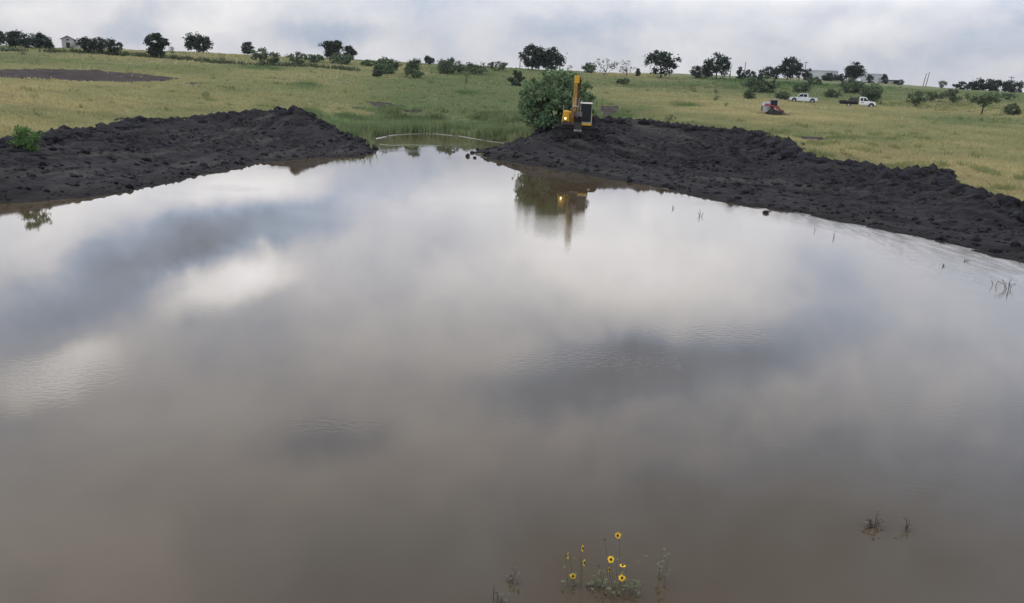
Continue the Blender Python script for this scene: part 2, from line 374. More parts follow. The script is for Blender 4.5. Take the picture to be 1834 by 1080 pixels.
# places inside the banks: shelf the excavator stands on, and the spoil heap before it
for x, y, z in [(1034, 244, 2.0), (1000, 244, 1.95), (1075, 243, 2.05), (1034, 238, 2.25), (1010, 239, 2.2), (1060, 238, 2.25), (985, 240, 2.0), (1150, 245, 2.2), (1230, 255, 2.2), (1320, 270, 2.2)]:
    pts.append(tuple(hit(x, y, z)))
def cross(px, wy, cy, cz, pw):
    a, b = hit(px, wy), hit(px, cy, cz)
    for t in (.2, .4, .6, .8): pts.append((*(a + (b - a) * t)[:2], cz * t ** pw))
WLX, WLY = [p[0] for p in L_px], [p[1] for p in L_px]; CLX, CLY, CLZ = zip(*LM)
for px in range(0, 640, 45): cross(px, np.interp(px, WLX, WLY), np.interp(px, CLX, CLY), np.interp(px, CLX, CLZ), float(np.interp(px, [0, 110, 240], [.55, .6, 1.3])))
WRX, WRY = [p[0] for p in R_px], [p[1] for p in R_px]; CRX, CRY, CRZ = zip(*RM)
for px in range(1110, 1834, 45): cross(px, np.interp(px, WRX, WRY), np.interp(px, CRX, CRY), np.interp(px, CRX, CRZ), 1.5)
exc = hit(1034, 244, 2.0)
for dx in (-2.6, -1.3, 0, 1.3, 2.6):
    for dy in (-1.2, 0, 1.2): pts.append((exc[0] + dx, exc[1] + dy, 2.0))
for px, prof in PROFILE.items():
    for d, z in prof: pts.append((d * math.sin(AZ[px]), d * math.cos(AZ[px]), z))
for k, px in ((-.30, 0), (-.65, 0), (.30, 1834), (.65, 1834)):
    for d, z in PROFILE[px]: pts.append((d * math.sin(AZ[px] + k), d * math.cos(AZ[px] + k), z))
for x in (-45, -28, -14, 0, 14, 28, 45):
    for y, z in ((1.6, 4.7), (0, 4.85), (-3, 4.8), (-12, 1.2), (-40, 0.2), (-200, -1), (-900, -12)): pts.append((x * (1 + max(0, -y - 40) / 60), y, z))
for x in (-60, 60, -120, 120):
    for y, z in ((0, 3.0), (20, 2.2)): pts.append((x, y, z))
PTS = np.array(pts)
_, ui = np.unique(np.round(PTS[:, :2] / .25).astype(int), axis=0, return_index=True); PTS = PTS[np.sort(ui)]
n = len(PTS); D = np.hypot(PTS[:, None, 0] - PTS[None, :, 0], PTS[:, None, 1] - PTS[None, :, 1])
A = np.zeros((n + 3, n + 3)); A[:n, :n] = -D + np.eye(n) * 0.05
A[:n, n] = A[n, :n] = 1; A[:n, n + 1:] = PTS[:, :2] / 100; A[n + 1:, :n] = PTS[:, :2].T / 100
WGT = np.linalg.solve(A, np.concatenate([PTS[:, 2], np.zeros(3)]))
P32, W32 = PTS[:, :2].astype(np.float32), WGT.astype(np.float32)
def base_z(x, y):
    x, y = np.asarray(x, np.float32).ravel(), np.asarray(y, np.float32).ravel(); out = np.empty(len(x), np.float32)
    for i in range(0, len(x), 20000):
        a, b = x[i:i + 20000], y[i:i + 20000]
        d = np.sqrt((a[:, None] - P32[:, 0]) ** 2 + (b[:, None] - P32[:, 1]) ** 2)
        out[i:i + 20000] = -(d @ W32[:n]) + W32[n] + W32[n + 1] * a / 100 + W32[n + 2] * b / 100
    return out.astype(np.float64)
def rough_z(x, y):
    d = np.hypot(x, y)
    r = fbm(x / 9, y / 9, 3, 5) * .35 + fbm(x / 2.2, y / 2.2, 2, 9) * .14
    return r * smooth01(0.3, 4, -sdist(x, y, POND)) * np.clip(d / 60, .3, 1.2)
def land(x, y):
    x, y = np.atleast_1d(np.asarray(x, float)), np.atleast_1d(np.asarray(y, float))
    return base_z(x, y) + rough_z(x, y)
def land1(x, y): return float(land(x, y)[0])
def ground_hit(px, py, dmin=40, dmax=460):
    """where the view ray through a pixel first meets the land"""
    r = ray(px, py); r = r / math.hypot(r[0], r[1]); t = np.concatenate([np.arange(dmin, 140, .5), np.arange(140, dmax, 1.5)])
    dz = CAM_H + r[2] * t - land(r[0] * t, r[1] * t); k = np.argmax(dz < 0)
    if dz[k] >= 0: return None
    return np.array([r[0] * t[k], r[1] * t[k], CAM_H + r[2] * t[k] - dz[k]])
def at_dist(px, py, d):
    r = ray(px, py); r = r / math.hypot(r[0], r[1]); x, y = r[0] * d, r[1] * d
    return np.array([x, y, land1(x, y)])
def mpp(p): return float(np.dot(np.array(p) - [0, 0, CAM_H], FWD)) / FPX

# ------------------------------------------------------------------ pasture
SOIL = [  # bare patches: pixel outline, label
    ([(-60, 127), (60, 125), (160, 127), (240, 132), (330, 143), (300, 147), (240, 149), (140, 146), (40, 142), (-60, 140)], 'long strip of bare dark ploughed soil across the left pasture'),
    ([(336, 149), (348, 147.5), (360, 149), (356, 151.5), (340, 152)], 'small isolated dark heap of soil in the left pasture beyond the ploughed strip'),
    ([(660, 183), (700, 186), (750, 194), (760, 203), (725, 204), (690, 197), (665, 190)], 'bare dark soil patch in the green hollow behind the back pool'),
    ([(1072, 192), (1110, 190), (1114, 199), (1100, 209), (1076, 211)], 'dark stained bare patch in the grass just right of the excavator cab'),
    ([(1430, 248), (1475, 247), (1497, 255), (1460, 255), (1432, 253)], 'low scatter of dark soil in the grass beyond the right mud bank')]
soil_poly = []
for px, _ in SOIL:
    q = [ground_hit(*p) for p in px]; soil_poly.append(np.array([p[:2] for p in q if p is not None]))
LUSH = [(560, 205, 26, 10), (590, 222, 26, 9), (550, 152, 24, 6), (840, 170, 22, 6), (620, 212, 30, 8), (1230, 190, 30, 5), (470, 122, 40, 4), (820, 130, 60, 6), (1400, 150, 120, 6)]
lush = []
for px, py, a, b in LUSH:
    c = ground_hit(px, py); 
    if c is not None:
        t = c[:2] / np.linalg.norm(c[:2]); e = ground_hit(px, py - b); lr = max(3.0, np.linalg.norm(e[:2] - c[:2]) if e is not None else 12)
        lush.append((c[:2], t, a * mpp(c), min(lr, 40)))
def field_col(x, y):
    d = np.hypot(x, y); az = np.arctan2(x, y)
    tan_, green, dk = np.array([.43, .385, .20]), np.array([.20, .245, .115]), np.array([.075, .155, .05])
    g = fbm(x / 38, y / 55, 4, 21) * 1.9 + fbm(x / 6, y / 10, 4, 33) * 1.1 * (1 - .7 * smooth01(90, 190, d)) + .42
    g = g + .62 * np.exp(-((az + .09) / .15) ** 2) * smooth01(60, 95, d) * (1 - .35 * smooth01(150, 240, d))
    g = g + .42 * smooth01(.02, .2, az) * smooth01(150, 250, d) + .12 * smooth01(.05, .3, az)
    # green rim close to pool water
    g = g + .8 * (1 - smooth01(1, 12, -sdist(x, y, POND))) * (d > 60)
    g = np.clip(g, 0, 1)[:, None]; c = tan_ * (1 - g) + green * g
    l = np.zeros(len(x))
    for cc, t, w, h in lush:
        u = ((x - cc[0]) * t[0] + (y - cc[1]) * t[1]) / h; v = ((x - cc[0]) * -t[1] + (y - cc[1]) * t[0]) / w
        l = np.maximum(l, np.clip(1.4 - np.hypot(u, v) + fbm(x / 3, y / 3, 3, 8) * .8, 0, 1))
    l = l[:, None] * .8; c = c * (1 - l) + dk * l
    # faint tracks and worn dry lines
    w = np.clip(1 - np.abs(fbm(x / 60, y / 16, 3, 77)) * 22, 0, 1)[:, None] * .35
    return c * (1 - w) + np.array([.24, .205, .12]) * w
def ground_mesh():
    fine = np.radians(np.arange(-41, 41.01, .16)); coarse = np.radians(np.arange(45, 316, 6.0))
    az = np.concatenate([fine, coarse]); 
    d = np.concatenate([np.geomspace(.6, 30, 40)[:-1], np.arange(30, 74, 1.0), np.arange(74, 120, .6), np.geomspace(120, 460, 110), np.geomspace(475, 1700, 18)])
    na, nd = len(az), len(d); AA, DD = np.meshgrid(az, d, indexing='ij'); x, y = (DD * np.sin(AA)).ravel(), (DD * np.cos(AA)).ravel()
    z = land(x, y)
    for poly in (LEFT_MUD, RIGHT_MUD): z = z - .75 * smooth01(.5, 1.8, sdist(x, y, poly))
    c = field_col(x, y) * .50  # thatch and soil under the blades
    wet = smooth01(-1.0, .3, sdist(x, y, POND))[:, None]; c = c * (1 - wet) + np.array([.06, .052, .04]) * wet
    for p in soil_poly[:3]:
        w = smooth01(-.5, 2.5, sdist(x, y, p))[:, None]; c = c * (1 - w) + np.array([.055, .045, .04]) * w
    i = np.arange(na)[:, None] * nd + np.arange(nd - 1)[None, :]; j = ((np.arange(na) + 1) % na)[:, None] * nd + np.arange(nd - 1)[None, :]
    F = np.stack([i, i + 1, j + 1, j], -1).reshape(-1, 4)[:, ::-1]
    cz = land1(0, 0); V = np.vstack([np.stack([x, y, z], 1), [[0, 0, cz]]]); c = np.vstack([c, c[:1]])
    T = np.stack([np.arange(na) * nd, ((np.arange(na) + 1) % na) * nd, np.full(na, na * nd)], 1)
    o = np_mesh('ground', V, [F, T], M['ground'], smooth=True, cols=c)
    tag(o, 'gently rising olive and tan grass pasture around the pond up to the skyline', 'pasture', kind='structure')
ground_mesh()

def patch(name, label, cat, poly, cell, off, amp, colr, edge, kind='structure', smooth=True):
    x0, y0 = poly.min(0) - 1; x1, y1 = poly.max(0) + 1
    gx, gy = np.meshgrid(np.arange(x0, x1, cell), np.arange(y0, y1, cell), indexing='ij'); sh = gx.shape; x, y = gx.ravel(), gy.ravel()
    s = sdist(x, y, poly) + fbm(x / 2.2, y / 2.2, 3, 3) * edge
    z = land(x, y) + np.interp(s, [-.8, 0, .6], [-.35, .0, off]) + amp(x, y, s)
    keep = (s > -.8).reshape(sh); q = keep[:-1, :-1] & keep[1:, :-1] & keep[:-1, 1:] & keep[1:, 1:]
    idx = np.arange(len(x)).reshape(sh); F = np.stack([idx[:-1, :-1][q], idx[1:, :-1][q], idx[1:, 1:][q], idx[:-1, 1:][q]], 1)
    used = np.unique(F); re = np.full(len(x), -1); re[used] = np.arange(len(used))
    o = np_mesh(name, np.stack([x, y, z], 1)[used], re[F], M['mud'], smooth=smooth, cols=colr(x, y)[used])
    return tag(o, label, cat, kind=kind)
def soil_col(x, y):
    v = fbm(x / 1.3, y / 2.5, 4, 55)[:, None]; return np.array([.034, .027, .026]) * (1 + 1.3 * v)
for (px, lab), poly in zip(SOIL, soil_poly):
    patch('bare_soil', lab, 'bare soil', poly, .4 if len(px) > 8 else .22, .10, lambda x, y, s: np.clip(fbm(x / .9, y / .9, 3, 41), 0, 1) * .5 * smooth01(0, 1, s), soil_col, 2.4)

# ------------------------------------------------------------------ mud banks
def bank(label, poly, crest, along, seed):
    ax = np.array(along) / np.linalg.norm(along); cl = crest[:, :2]
    def amp(x, y, s):
        u, v = x * ax[0] + y * ax[1], -x * ax[1] + y * ax[0]
        ps = -sdist(x, y, POND); rag = fbm(x / 1.1, y / 1.1, 4, seed + 3) * .30 * (1 - smooth01(.6, 2.2, np.abs(ps))); up = .35 * smooth01(.2, 2.0, ps) + .65 * smooth01(1.5, 8.0, ps)
        cr = 1 - smooth01(.4, 2.6, pdist(x, y, cl))
        big = fbm(x / 1.7, y / 1.7, 4, seed) ; rid = .5 - np.abs(fbm(x / .55, y / .55, 3, seed + 9)) * 2
        streak = fbm(u / 5, v / .5, 4, seed + 20)
        zone = .35 + .9 * smooth01(-.08, .16, fbm(x / 6, y / 6, 3, seed + 80)) * smooth01(1, 7, ps)
        z = streak * .30 * up + big * .40 * up * zone + np.clip(rid, -.2, 1) * .10 * up
        z = z + cr * np.clip(fbm(x / 1.1, y / 1.1, 4, seed + 31) - .02, -.05, 1) * 1.15
        z = z + zone * (fbm(x / .42, y / .42, 3, seed + 40) * .36 + np.clip(fbm(x / .8, y / .8, 3, seed + 44) - .05, 0, 1) * .55) * (.25 + .75 * up)
        ed = np.hypot(x - exc[0], (y - exc[1]) * 1.3)
        calm = smooth01(2.2, 3.6, ed)
        return rag + z * np.clip(calm, .15, 1)
    def colr(x, y):
        u, v = x * ax[0] + y * ax[1], -x * ax[1] + y * ax[0]
        b = np.array([.0138, .0138, .0168]) * (1 + 1.3 * fbm(u / 3, v / .8, 4, seed + 50)[:, None] + 1.2 * fbm(x / .5, y / .5, 3, seed + 60)[:, None])
        dry = np.clip(fbm(u / 6, v / 1.0, 4, seed + 70) - .09, 0, 1)[:, None] * 3.0; dry = np.clip(dry, 0, .7)
        b = b * (1 - dry) + np.array([.062, .056, .050]) * dry
        scr = np.clip(fbm(u / 9, v / .35, 3, seed + 90) - .06, 0, 1)[:, None] * 2.6; b = b * (1 - np.clip(scr, 0, .6)) + np.array([.040, .037, .036]) * np.clip(scr, 0, .6)
        w = (1 - smooth01(-.1, 1.6, -sdist(x, y, POND) + fbm(x / 1.2, y / 1.2, 3, seed + 95)))[:, None] * .75
        return np.clip(b * (1 - w) + np.array([.012, .011, .0115]) * w, .006, 1)
    return patch('mud_bank', label, 'mud bank', poly, .09, .10, amp, colr, 1.0, smooth=False)
bank('long bank of freshly dug black clay along the left shore of the pond', LEFT_MUD, LC, (.1, 1), 100)
bank('long bank of freshly dug black clay under the yellow excavator on the right shore', RIGHT_MUD, RC, (-.52, .85), 200)

# crumbled clods on the banks: one crumb layer nobody could count, plus single lumps in the water
def lump(r, seed, n=1):
    import bmesh
    bm = bmesh.new(); bmesh.ops.create_icosphere(bm, subdivisions=n, radius=1); rr = random.Random(seed)
    V = np.array([v.co[:] for v in bm.verts]); F = np.array([[v.index for v in f.verts] for f in bm.faces]); bm.free()
    k = np.array([rr.uniform(.65, 1.25) for _ in V])[:, None]
    return V * k * np.array([rr.uniform(.8, 1.3), rr.uniform(.8, 1.3), rr.uniform(.6, .95)]) * r, F
def clods(label, poly, crest, n_crest, n_all, seed):
    rg = np.random.default_rng(seed); proto = [lump(1, 50 + i) for i in range(8)]; P = []
    cl = densify(crest[:, :2], .2, False)
    i = rg.integers(0, len(cl), n_crest); off = rg.normal(0, .55, (n_crest, 2)); P.append(np.hstack([cl[i] + off, np.clip(rg.gamma(2.2, .09, (n_crest, 1)), .07, .55)]))
    b0, b1 = poly.min(0), poly.max(0); q = rg.uniform(b0, b1, (n_all * 4, 2)); s = sdist(q[:, 0], q[:, 1], poly); q = q[s > .15][:n_all]
    P.append(np.hstack([q, np.clip(rg.gamma(1.5, .038, (len(q), 1)), .03, .26)])); P = np.vstack(P)
    # keep the largest from hiding the machine's shelf
    ok = (np.hypot(P[:, 0] - exc[0], (P[:, 1] - exc[1]) * 1.2) > 2.9) & (sdist(P[:, 0], P[:, 1], POND) < .12); P = P[ok]
    z = land(P[:, 0], P[:, 1]) + .08; V, F, C, nv = [], [], [], 0
    for (x, y, r), zz in zip(P, z):
        v, f = proto[rg.integers(8)]; a = rg.uniform(0, 6.28); ca, sa = math.cos(a), math.sin(a)
        v = v * r; v = np.stack([v[:, 0] * ca - v[:, 1] * sa, v[:, 0] * sa + v[:, 1] * ca, v[:, 2]], 1) + [x, y, zz + r * .12]
        V.append(v); F.append(f + nv); nv += len(v); C.append(np.tile(np.array([.0155, .0155, .0190]) * (rg.uniform(.5, 1.6) if (r > .13 or rg.uniform() > .06) else rg.uniform(2.2, 4.5)), (len(v), 1)))
    o = np_mesh('mud_clods', np.vstack(V), np.vstack(F), M['mud'], cols=np.vstack(C))
    tag(o, label, 'mud clods', kind='stuff')
clods('crumbled black clay clods strewn over the left mud bank', LEFT_MUD, LC[2:], 1500, 6500, 1)
clods('crumbled black clay clods strewn over the right mud bank', RIGHT_MUD, RC[:-1], 2800, 9000, 2)
# spoil heap right before the machine, and the two taller tumbled heaps on the right crest
def heap(label, centre, rad, n_, rmax, seed, hgt):
    rg = np.random.default_rng(seed); V, F, C, nv = [], [], [], 0
    for k in range(n_):
        a = rg.uniform(0, 6.28); q = math.sqrt(rg.uniform(0, 1)); x, y = centre[0] + math.cos(a) * q * rad[0], centre[1] + math.sin(a) * q * rad[1]
        r = rg.uniform(.3, 1) ** 1.6 * rmax; v, f = lump(r, seed * 999 + k); zz = land1(x, y) + hgt * (1 - q ** 1.5) * rg.uniform(.45, 1)
        V.append(v + [x, y, zz]); F.append(f + nv); nv += len(v); C.append(np.tile(np.array([.018, .0172, .0208]) * rg.uniform(.5, 1.6), (len(v), 1)))
    tag(np_mesh('spoil_heap', np.vstack(V), np.vstack(F), M['mud'], cols=np.vstack(C)), label, 'soil heap', kind='stuff')
h0 = hit(1655, 308, 1.7); heap('tall tumbled heap of black clods on the right bank crest towards the frame edge', h0, (2.3, .9), 120, .46, 3, .85)
h1 = hit(1040, 240, 2.2); heap('spoil heap of wet black clods under the excavator bucket', (h1[0], exc[1] - 2.3), (3.2, .8), 260, .26, 4, .62)
h2 = hit(262, 216, 2.0); heap('rounded clod heap on the crest of the left mud bank', h2, (1.9, .8), 60, .34, 5, .35)
h3 = hit(1345, 236, 3.0); heap('clod heap on the crest of the right bank behind the water bend', h3, (2.4, .9), 70, .36, 6, .35)
for (px, py, r, lab) in [(838, 280, .30, 'largest mud lump standing in the channel water off the right spit'), (850, 283, .2, 'small mud lump in the water nearest the right spit, below the largest'),
                         (845, 274, .26, 'mud lump in the water at the upper tip of the right spit'), (662, 274.5, .26, 'mud lump in the water at the tip of the left bank'), (652, 277.5, .2, 'small mud lump half sunk beside the left bank tip'),
                         (813, 272.5, .12, 'tiny dark lump alone in the middle of the channel'), (1372, 382, .17, 'pointed clod in the water just off the right mud bank')]:
    p = hit(px, py); v, f = lump(r, int(px)); v[:, 2] *= .9
    o = np_mesh('mud_lump', v, f, M['mud'], cols=np.tile([.021, .0185, .0215], (len(v), 1))); o.location = (p[0], p[1], r * .2); tag(o, lab, 'mud lump', 'mud lumps standing in the water')

# ------------------------------------------------------------------ water
def water_mat():
    m = bpy.data.materials.new('silty_pond_water'); m.use_nodes = True; nt = m.node_tree; N, K = nt.nodes, nt.links
    p = N['Principled BSDF']; p.inputs['IOR'].default_value = 1.42; p.inputs['Specular IOR Level'].default_value = .5
    tc = N.new('ShaderNodeTexCoord'); at = N.new('ShaderNodeAttribute'); at.attribute_name = 'shore'
    def nz(scale, det, mscale=(1, 1, 1), loc=(0, 0, 0), rough=.5):
        mp = N.new('ShaderNodeMapping'); mp.inputs['Scale'].default_value = mscale; mp.inputs['Location'].default_value = loc; K.new(tc.outputs['Object'], mp.inputs[0])
        n = N.new('ShaderNodeTexNoise'); n.inputs['Scale'].default_value = scale; n.inputs['Detail'].default_value = det; n.inputs['Roughness'].default_value = rough
        K.new(mp.outputs[0], n.inputs['Vector']); return n.outputs[0]
    def mr(src, a, b, c, d_, smooth=True):
        r = N.new('ShaderNodeMapRange'); r.interpolation_type = 'SMOOTHSTEP' if smooth else 'LINEAR'; K.new(src, r.inputs[0])
        for i, q in enumerate((a, b, c, d_)): r.inputs[i + 1].default_value = q
        return r.outputs[0]
    def mth(op, a, b):
        r = N.new('ShaderNodeMath'); r.operation = op
        for i, q in enumerate((a, b)):
            if isinstance(q, (int, float)): r.inputs[i].default_value = q
            else: K.new(q, r.inputs[i])
        return r.outputs[0]
    # silt colour: cloudy brown, paler in the shallows
    cr = N.new('ShaderNodeValToRGB'); K.new(nz(.25, 4), cr.inputs[0]); e = cr.color_ramp.elements
    e[0].position, e[0].color = .3, (.054, .0405, .0225, 1); e[1].position, e[1].color = .7, (.064, .049, .0285, 1)
    sh = mth('ADD', at.outputs['Fac'], mth('MULTIPLY', mth('SUBTRACT', nz(1.2, 4), .5), 1.0))
    mx = N.new('ShaderNodeMix'); mx.data_type = 'RGBA'; K.new(mr(sh, 0.0, .75, .8, 0), mx.inputs[0]); K.new(cr.outputs[0], mx.inputs[6]); mx.inputs[7].default_value = (.085, .076, .062, 1)
    si = N.new('ShaderNodeAttribute'); si.attribute_name = 'silt'
    m3 = N.new('ShaderNodeMix'); m3.data_type = 'RGBA'; streak = mr(nz(2.2, 5, (1.2, .26, 1)), .42, .60, .10, 1); K.new(mth('MULTIPLY', si.outputs['Fac'], streak), m3.inputs[0]); K.new(mx.outputs[2], m3.inputs[6]); m3.inputs[7].default_value = (.24, .225, .20, 1)  # silt streaks, with bright ripple reflections also put into the colour
    K.new(m3.outputs[2], p.inputs['Base Color'])
    # cat's paws: ripples only where a breath of wind touches
    paw = mr(nz(.11, 3, (1, 1.6, 1), (3.3, 1.2, 0)), .50, .70, .03, .55)
    rp = N.new('ShaderNodeAttribute'); rp.attribute_name = 'ripple'
    msk = mth('ADD', mth('MULTIPLY', paw, .45), rp.outputs['Fac'])
    h = mth('ADD', nz(6.5, 3, (.75, 1.5, 1)), mth('MULTIPLY', nz(15, 2, (.8, 1.3, 1)), .25))
    b = N.new('ShaderNodeBump'); b.inputs['Distance'].default_value = .012; K.new(mth('MULTIPLY', msk, .55), b.inputs['Strength']); K.new(h, b.inputs['Height'])
    K.new(b.outputs[0], p.inputs['Normal'])
    K.new(mth('ADD', mr(nz(.07, 2, loc=(9, 4, 0)), .4, .65, .015, .05), mth('ADD', mth('MULTIPLY', rp.outputs['Fac'], .03), mth('MULTIPLY', si.outputs['Fac'], .12))), p.inputs['Roughness'])
    return m
def water():
    cell = .4; gx, gy = np.meshgrid(np.arange(-34, 30, cell), np.arange(3, 106, cell), indexing='ij'); sh = gx.shape; x, y = gx.ravel(), gy.ravel()
    s = sdist(x, y, POND); keep = (s > -1.6).reshape(sh); q = keep[:-1, :-1] & keep[1:, :-1] & keep[:-1, 1:] & keep[1:, 1:]
    idx = np.arange(len(x)).reshape(sh); F = np.stack([idx[:-1, :-1][q], idx[1:, :-1][q], idx[1:, 1:][q], idx[:-1, 1:][q]], 1)
    used = np.unique(F); re = np.full(len(x), -1); re[used] = np.arange(len(used))
    rip = np.zeros(len(x))
    for px, py, rx, ry, k in [(1005, 405, 2.6, 4.0, .7), (1780, 490, 5, 9, 1.0), (1560, 430, 5, 6, .45), (1080, 650, 3.0, 1.1, .40), (1310, 600, 2.0, 1.0, .40), (590, 760, .9, .4, .38), (120, 675, 3, 1.2, .3), (312, 520, .5, 1.5, .3)]:
        c = hit(px, py); rip = np.maximum(rip, k * np.exp(-((x - c[0]) / rx) ** 2 - ((y - c[1]) / ry) ** 2))
    band = pdist(x, y, np.array(RS[9:] + near_r[:1])); silt = np.exp(-(band / 3.8) ** 2) * (1 - smooth01(42, 52, y))
    band2 = pdist(x, y, inset(BS[2:10], .8)); silt = np.maximum(silt, .5 * np.exp(-(band2 / .8) ** 2)); rip = np.maximum(rip, .9 * silt * (y < 60))  # pale ring in the back pool: rippled sky reflection painted through silt
    o = np_mesh('pond_water', np.stack([x, y, np.zeros(len(x))], 1)[used], re[F], water_mat(), smooth=True, attrs=dict(shore=s[used], ripple=rip[used], silt=silt[used]))
    tag(o, 'brown silty pond water mirroring the grey clouds', 'pond', kind='structure')
water()
# pale shore line: silt and sky reflection put into its colour
def sheen_strip(label, line, w0, w1, seed):
    L = densify(np.array(line), .35, False); t = np.gradient(L, axis=0); t /= np.linalg.norm(t, axis=1)[:, None] + 1e-9; nn = np.stack([-t[:, 1], t[:, 0]], 1)
    i = np.arange(len(L)); j = fbm(i / 9., i * 0 + seed, 4, seed)[:, None]; wd = (w0 + (w1 - w0) * np.clip(fbm(i / 14., i * 0., 3, seed + 4) + .5, 0, 1))[:, None]
    c = L + nn * j * .35; a, b = c + nn * wd / 2, c - nn * wd / 2
    V = np.vstack([np.c_[a, np.full(len(a), .006)], np.c_[b, np.full(len(b), .006)]]); k = np.arange(len(L) - 1); k = k[(np.clip(fbm(k / 6., k * 0. + 3, 3, seed + 8) + .5, 0, 1) > .33)]
    F = np.stack([k, k + 1, k + 1 + len(L), k + len(L)], 1)
    tag(np_mesh('sheen_line', V, F, M['sheen']), label, 'scum line', kind='stuff')
M['sheen'] = mat('silt_sky_sheen', (.24, .23, .21), .55, .25, 3)  # wet silt and the water's sky reflection painted as one pale tone
sheen_strip('thin pale painted scum line along the foot of the right mud bank', inset(RS[4:] + near_r[:1], .10), .03, .15, 3)
sheen_strip('pale painted scum line curving round the far edge of the back pool', inset(BS[2:10], .5), .25, .7, 5)
sheen_strip('thin broken painted scum streak across the mouth of the back pool', [hit(678, 258)[:2], hit(700, 260.5)[:2], hit(730, 259.6)[:2], hit(765, 260.3)[:2], hit(790, 260.6)[:2]], .15, .35, 7)

# ------------------------------------------------------------------ grass
def grass():
    rg = np.random.default_rng(5); n_ = 330000
    az = rg.uniform(-.66, .66, n_); d = 40 * (300 / 40) ** (rg.uniform(0, 1, n_) ** 1.15); x, y = d * np.sin(az), d * np.cos(az)
    ok = (sdist(x, y, POND) < -.25)
    for p in (LEFT_MUD, RIGHT_MUD): ok &= sdist(x, y, p) + fbm(x / 2.2, y / 2.2, 3, 3) * 1.0 < -.1
    ok &= ~((sdist(x, y, RIGHT_MUD) > -1.6) & (sdist(x, y, POND) > -2.0) & (y < 88))
    for p in soil_poly: ok &= (sdist(x, y, p) < .1) | (rg.uniform(size=n_) < .008)
    x, y, d = x[ok], y[ok], d[ok]; n_ = len(x); z = land(x, y) - .03
    c = field_col(x, y)
    clump = np.clip(fbm(x / 3.5, y / 3.5, 4, 66) * 2.2 + .5, .15, 1.4); lushy = np.clip((c[:, 1] / c[:, 0] - 1) * .8, 0, 1)
    edge = 1 - smooth01(1.0, 7, -sdist(x, y, POND)); edge *= (d > 60)
    dk_t = (fbm(x / 1.6, y / 1.6, 2, 150) + .9 * fbm(x / 30, y / 30, 2, 160) * (x > 5) > .32)
    c = np.where(dk_t[:, None], c * np.array([.62, .72, .60]), c)
    h = (1 + .45 * dk_t) * (.16 + .28 * clump * rg.uniform(.4, 1.2, n_)) * (1 + .7 * lushy + 1.6 * edge); wd = .022 + .0007 * d
    c = c * rg.uniform(.90, 1.10, (n_, 1)) * (1 + rg.normal(0, .025, (n_, 3)))
    V = np.empty((n_, 3, 3, 3), np.float32)
    for k in range(3):
        a = rg.uniform(0, 6.28, n_); dx, dy = np.cos(a), np.sin(a); ox, oy = rg.normal(0, .10, n_), rg.normal(0, .10, n_); ln = np.clip(rg.normal(0, .22, n_), -.4, .4)
        bx, by = x + ox, y + oy
        V[:, k, 0] = np.stack([bx - dx * wd, by - dy * wd, z], 1); V[:, k, 1] = np.stack([bx + dx * wd, by + dy * wd, z], 1)
        V[:, k, 2] = np.stack([bx + h * ln * -dy, by + h * ln * dx, z + h * rg.uniform(.7, 1.2, n_)], 1)
    C = np.repeat(np.clip(c, .01, .6), 9, 0)
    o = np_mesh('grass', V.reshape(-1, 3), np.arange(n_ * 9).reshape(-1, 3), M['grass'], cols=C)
    tag(o, 'tufted olive and straw coloured pasture grass around the pond', 'grass', kind='stuff')
grass()

# ------------------------------------------------------------------ trees and shrubs
def leaf_cloud(P, size, col, rg, flat=.0, jit=.28):
    """many small leaf-spray faces at points P"""
    n_ = len(P); a = rg.normal(size=(n_, 3)); a /= np.linalg.norm(a, axis=1)[:, None]; b = np.cross(a, rg.normal(size=(n_, 3))); b /= np.linalg.norm(b, axis=1)[:, None] + 1e-9
    s = size * rg.uniform(.55, 1.35, (n_, 1)); u, v = a * s, b * s * .62
    V = np.stack([P - u, P - v * .9 + u * .1, P + u, P + v], 1)
    c = col * rg.uniform(1 - jit, 1 + jit, (n_, 1)) * (1 + rg.normal(0, .05, (n_, 3)))
    return V.reshape(-1, 3), np.arange(n_ * 4).reshape(-1, 4), np.repeat(np.clip(c, .004, .6), 4, 0)
KINDS = {  # crown bottom (share of height), clumps, leaves per clump, clump size, colour, stems, sprawl
    'oak': dict(cb=.14, nc=60, nl=60, cs=.24, col=(.030, .046, .032), stems=1, ls=.055),
    'spread': dict(cb=.17, nc=46, nl=60, cs=.23, col=(.030, .046, .032), stems=1, ls=.05),
    'mesquite': dict(cb=.16, nc=38, nl=50, cs=.25, col=(.085, .115, .065), stems=3, ls=.05),
    'airy': dict(cb=.22, nc=26, nl=16, cs=.24, col=(.11, .13, .09), stems=3, ls=.045),
    'bush': dict(cb=.0, nc=40, nl=50, cs=.27, col=(.078, .112, .062), stems=4, ls=.06),
    'dark': dict(cb=.0, nc=40, nl=50, cs=.27, col=(.030, .046, .032), stems=3, ls=.06),
    'sapling': dict(cb=.05, nc=34, nl=45, cs=.26, col=(.075, .145, .045), stems=3, ls=.055),
    'weed': dict(cb=.0, nc=10, nl=22, cs=.4, col=(.13, .155, .075), stems=5, ls=.08)}
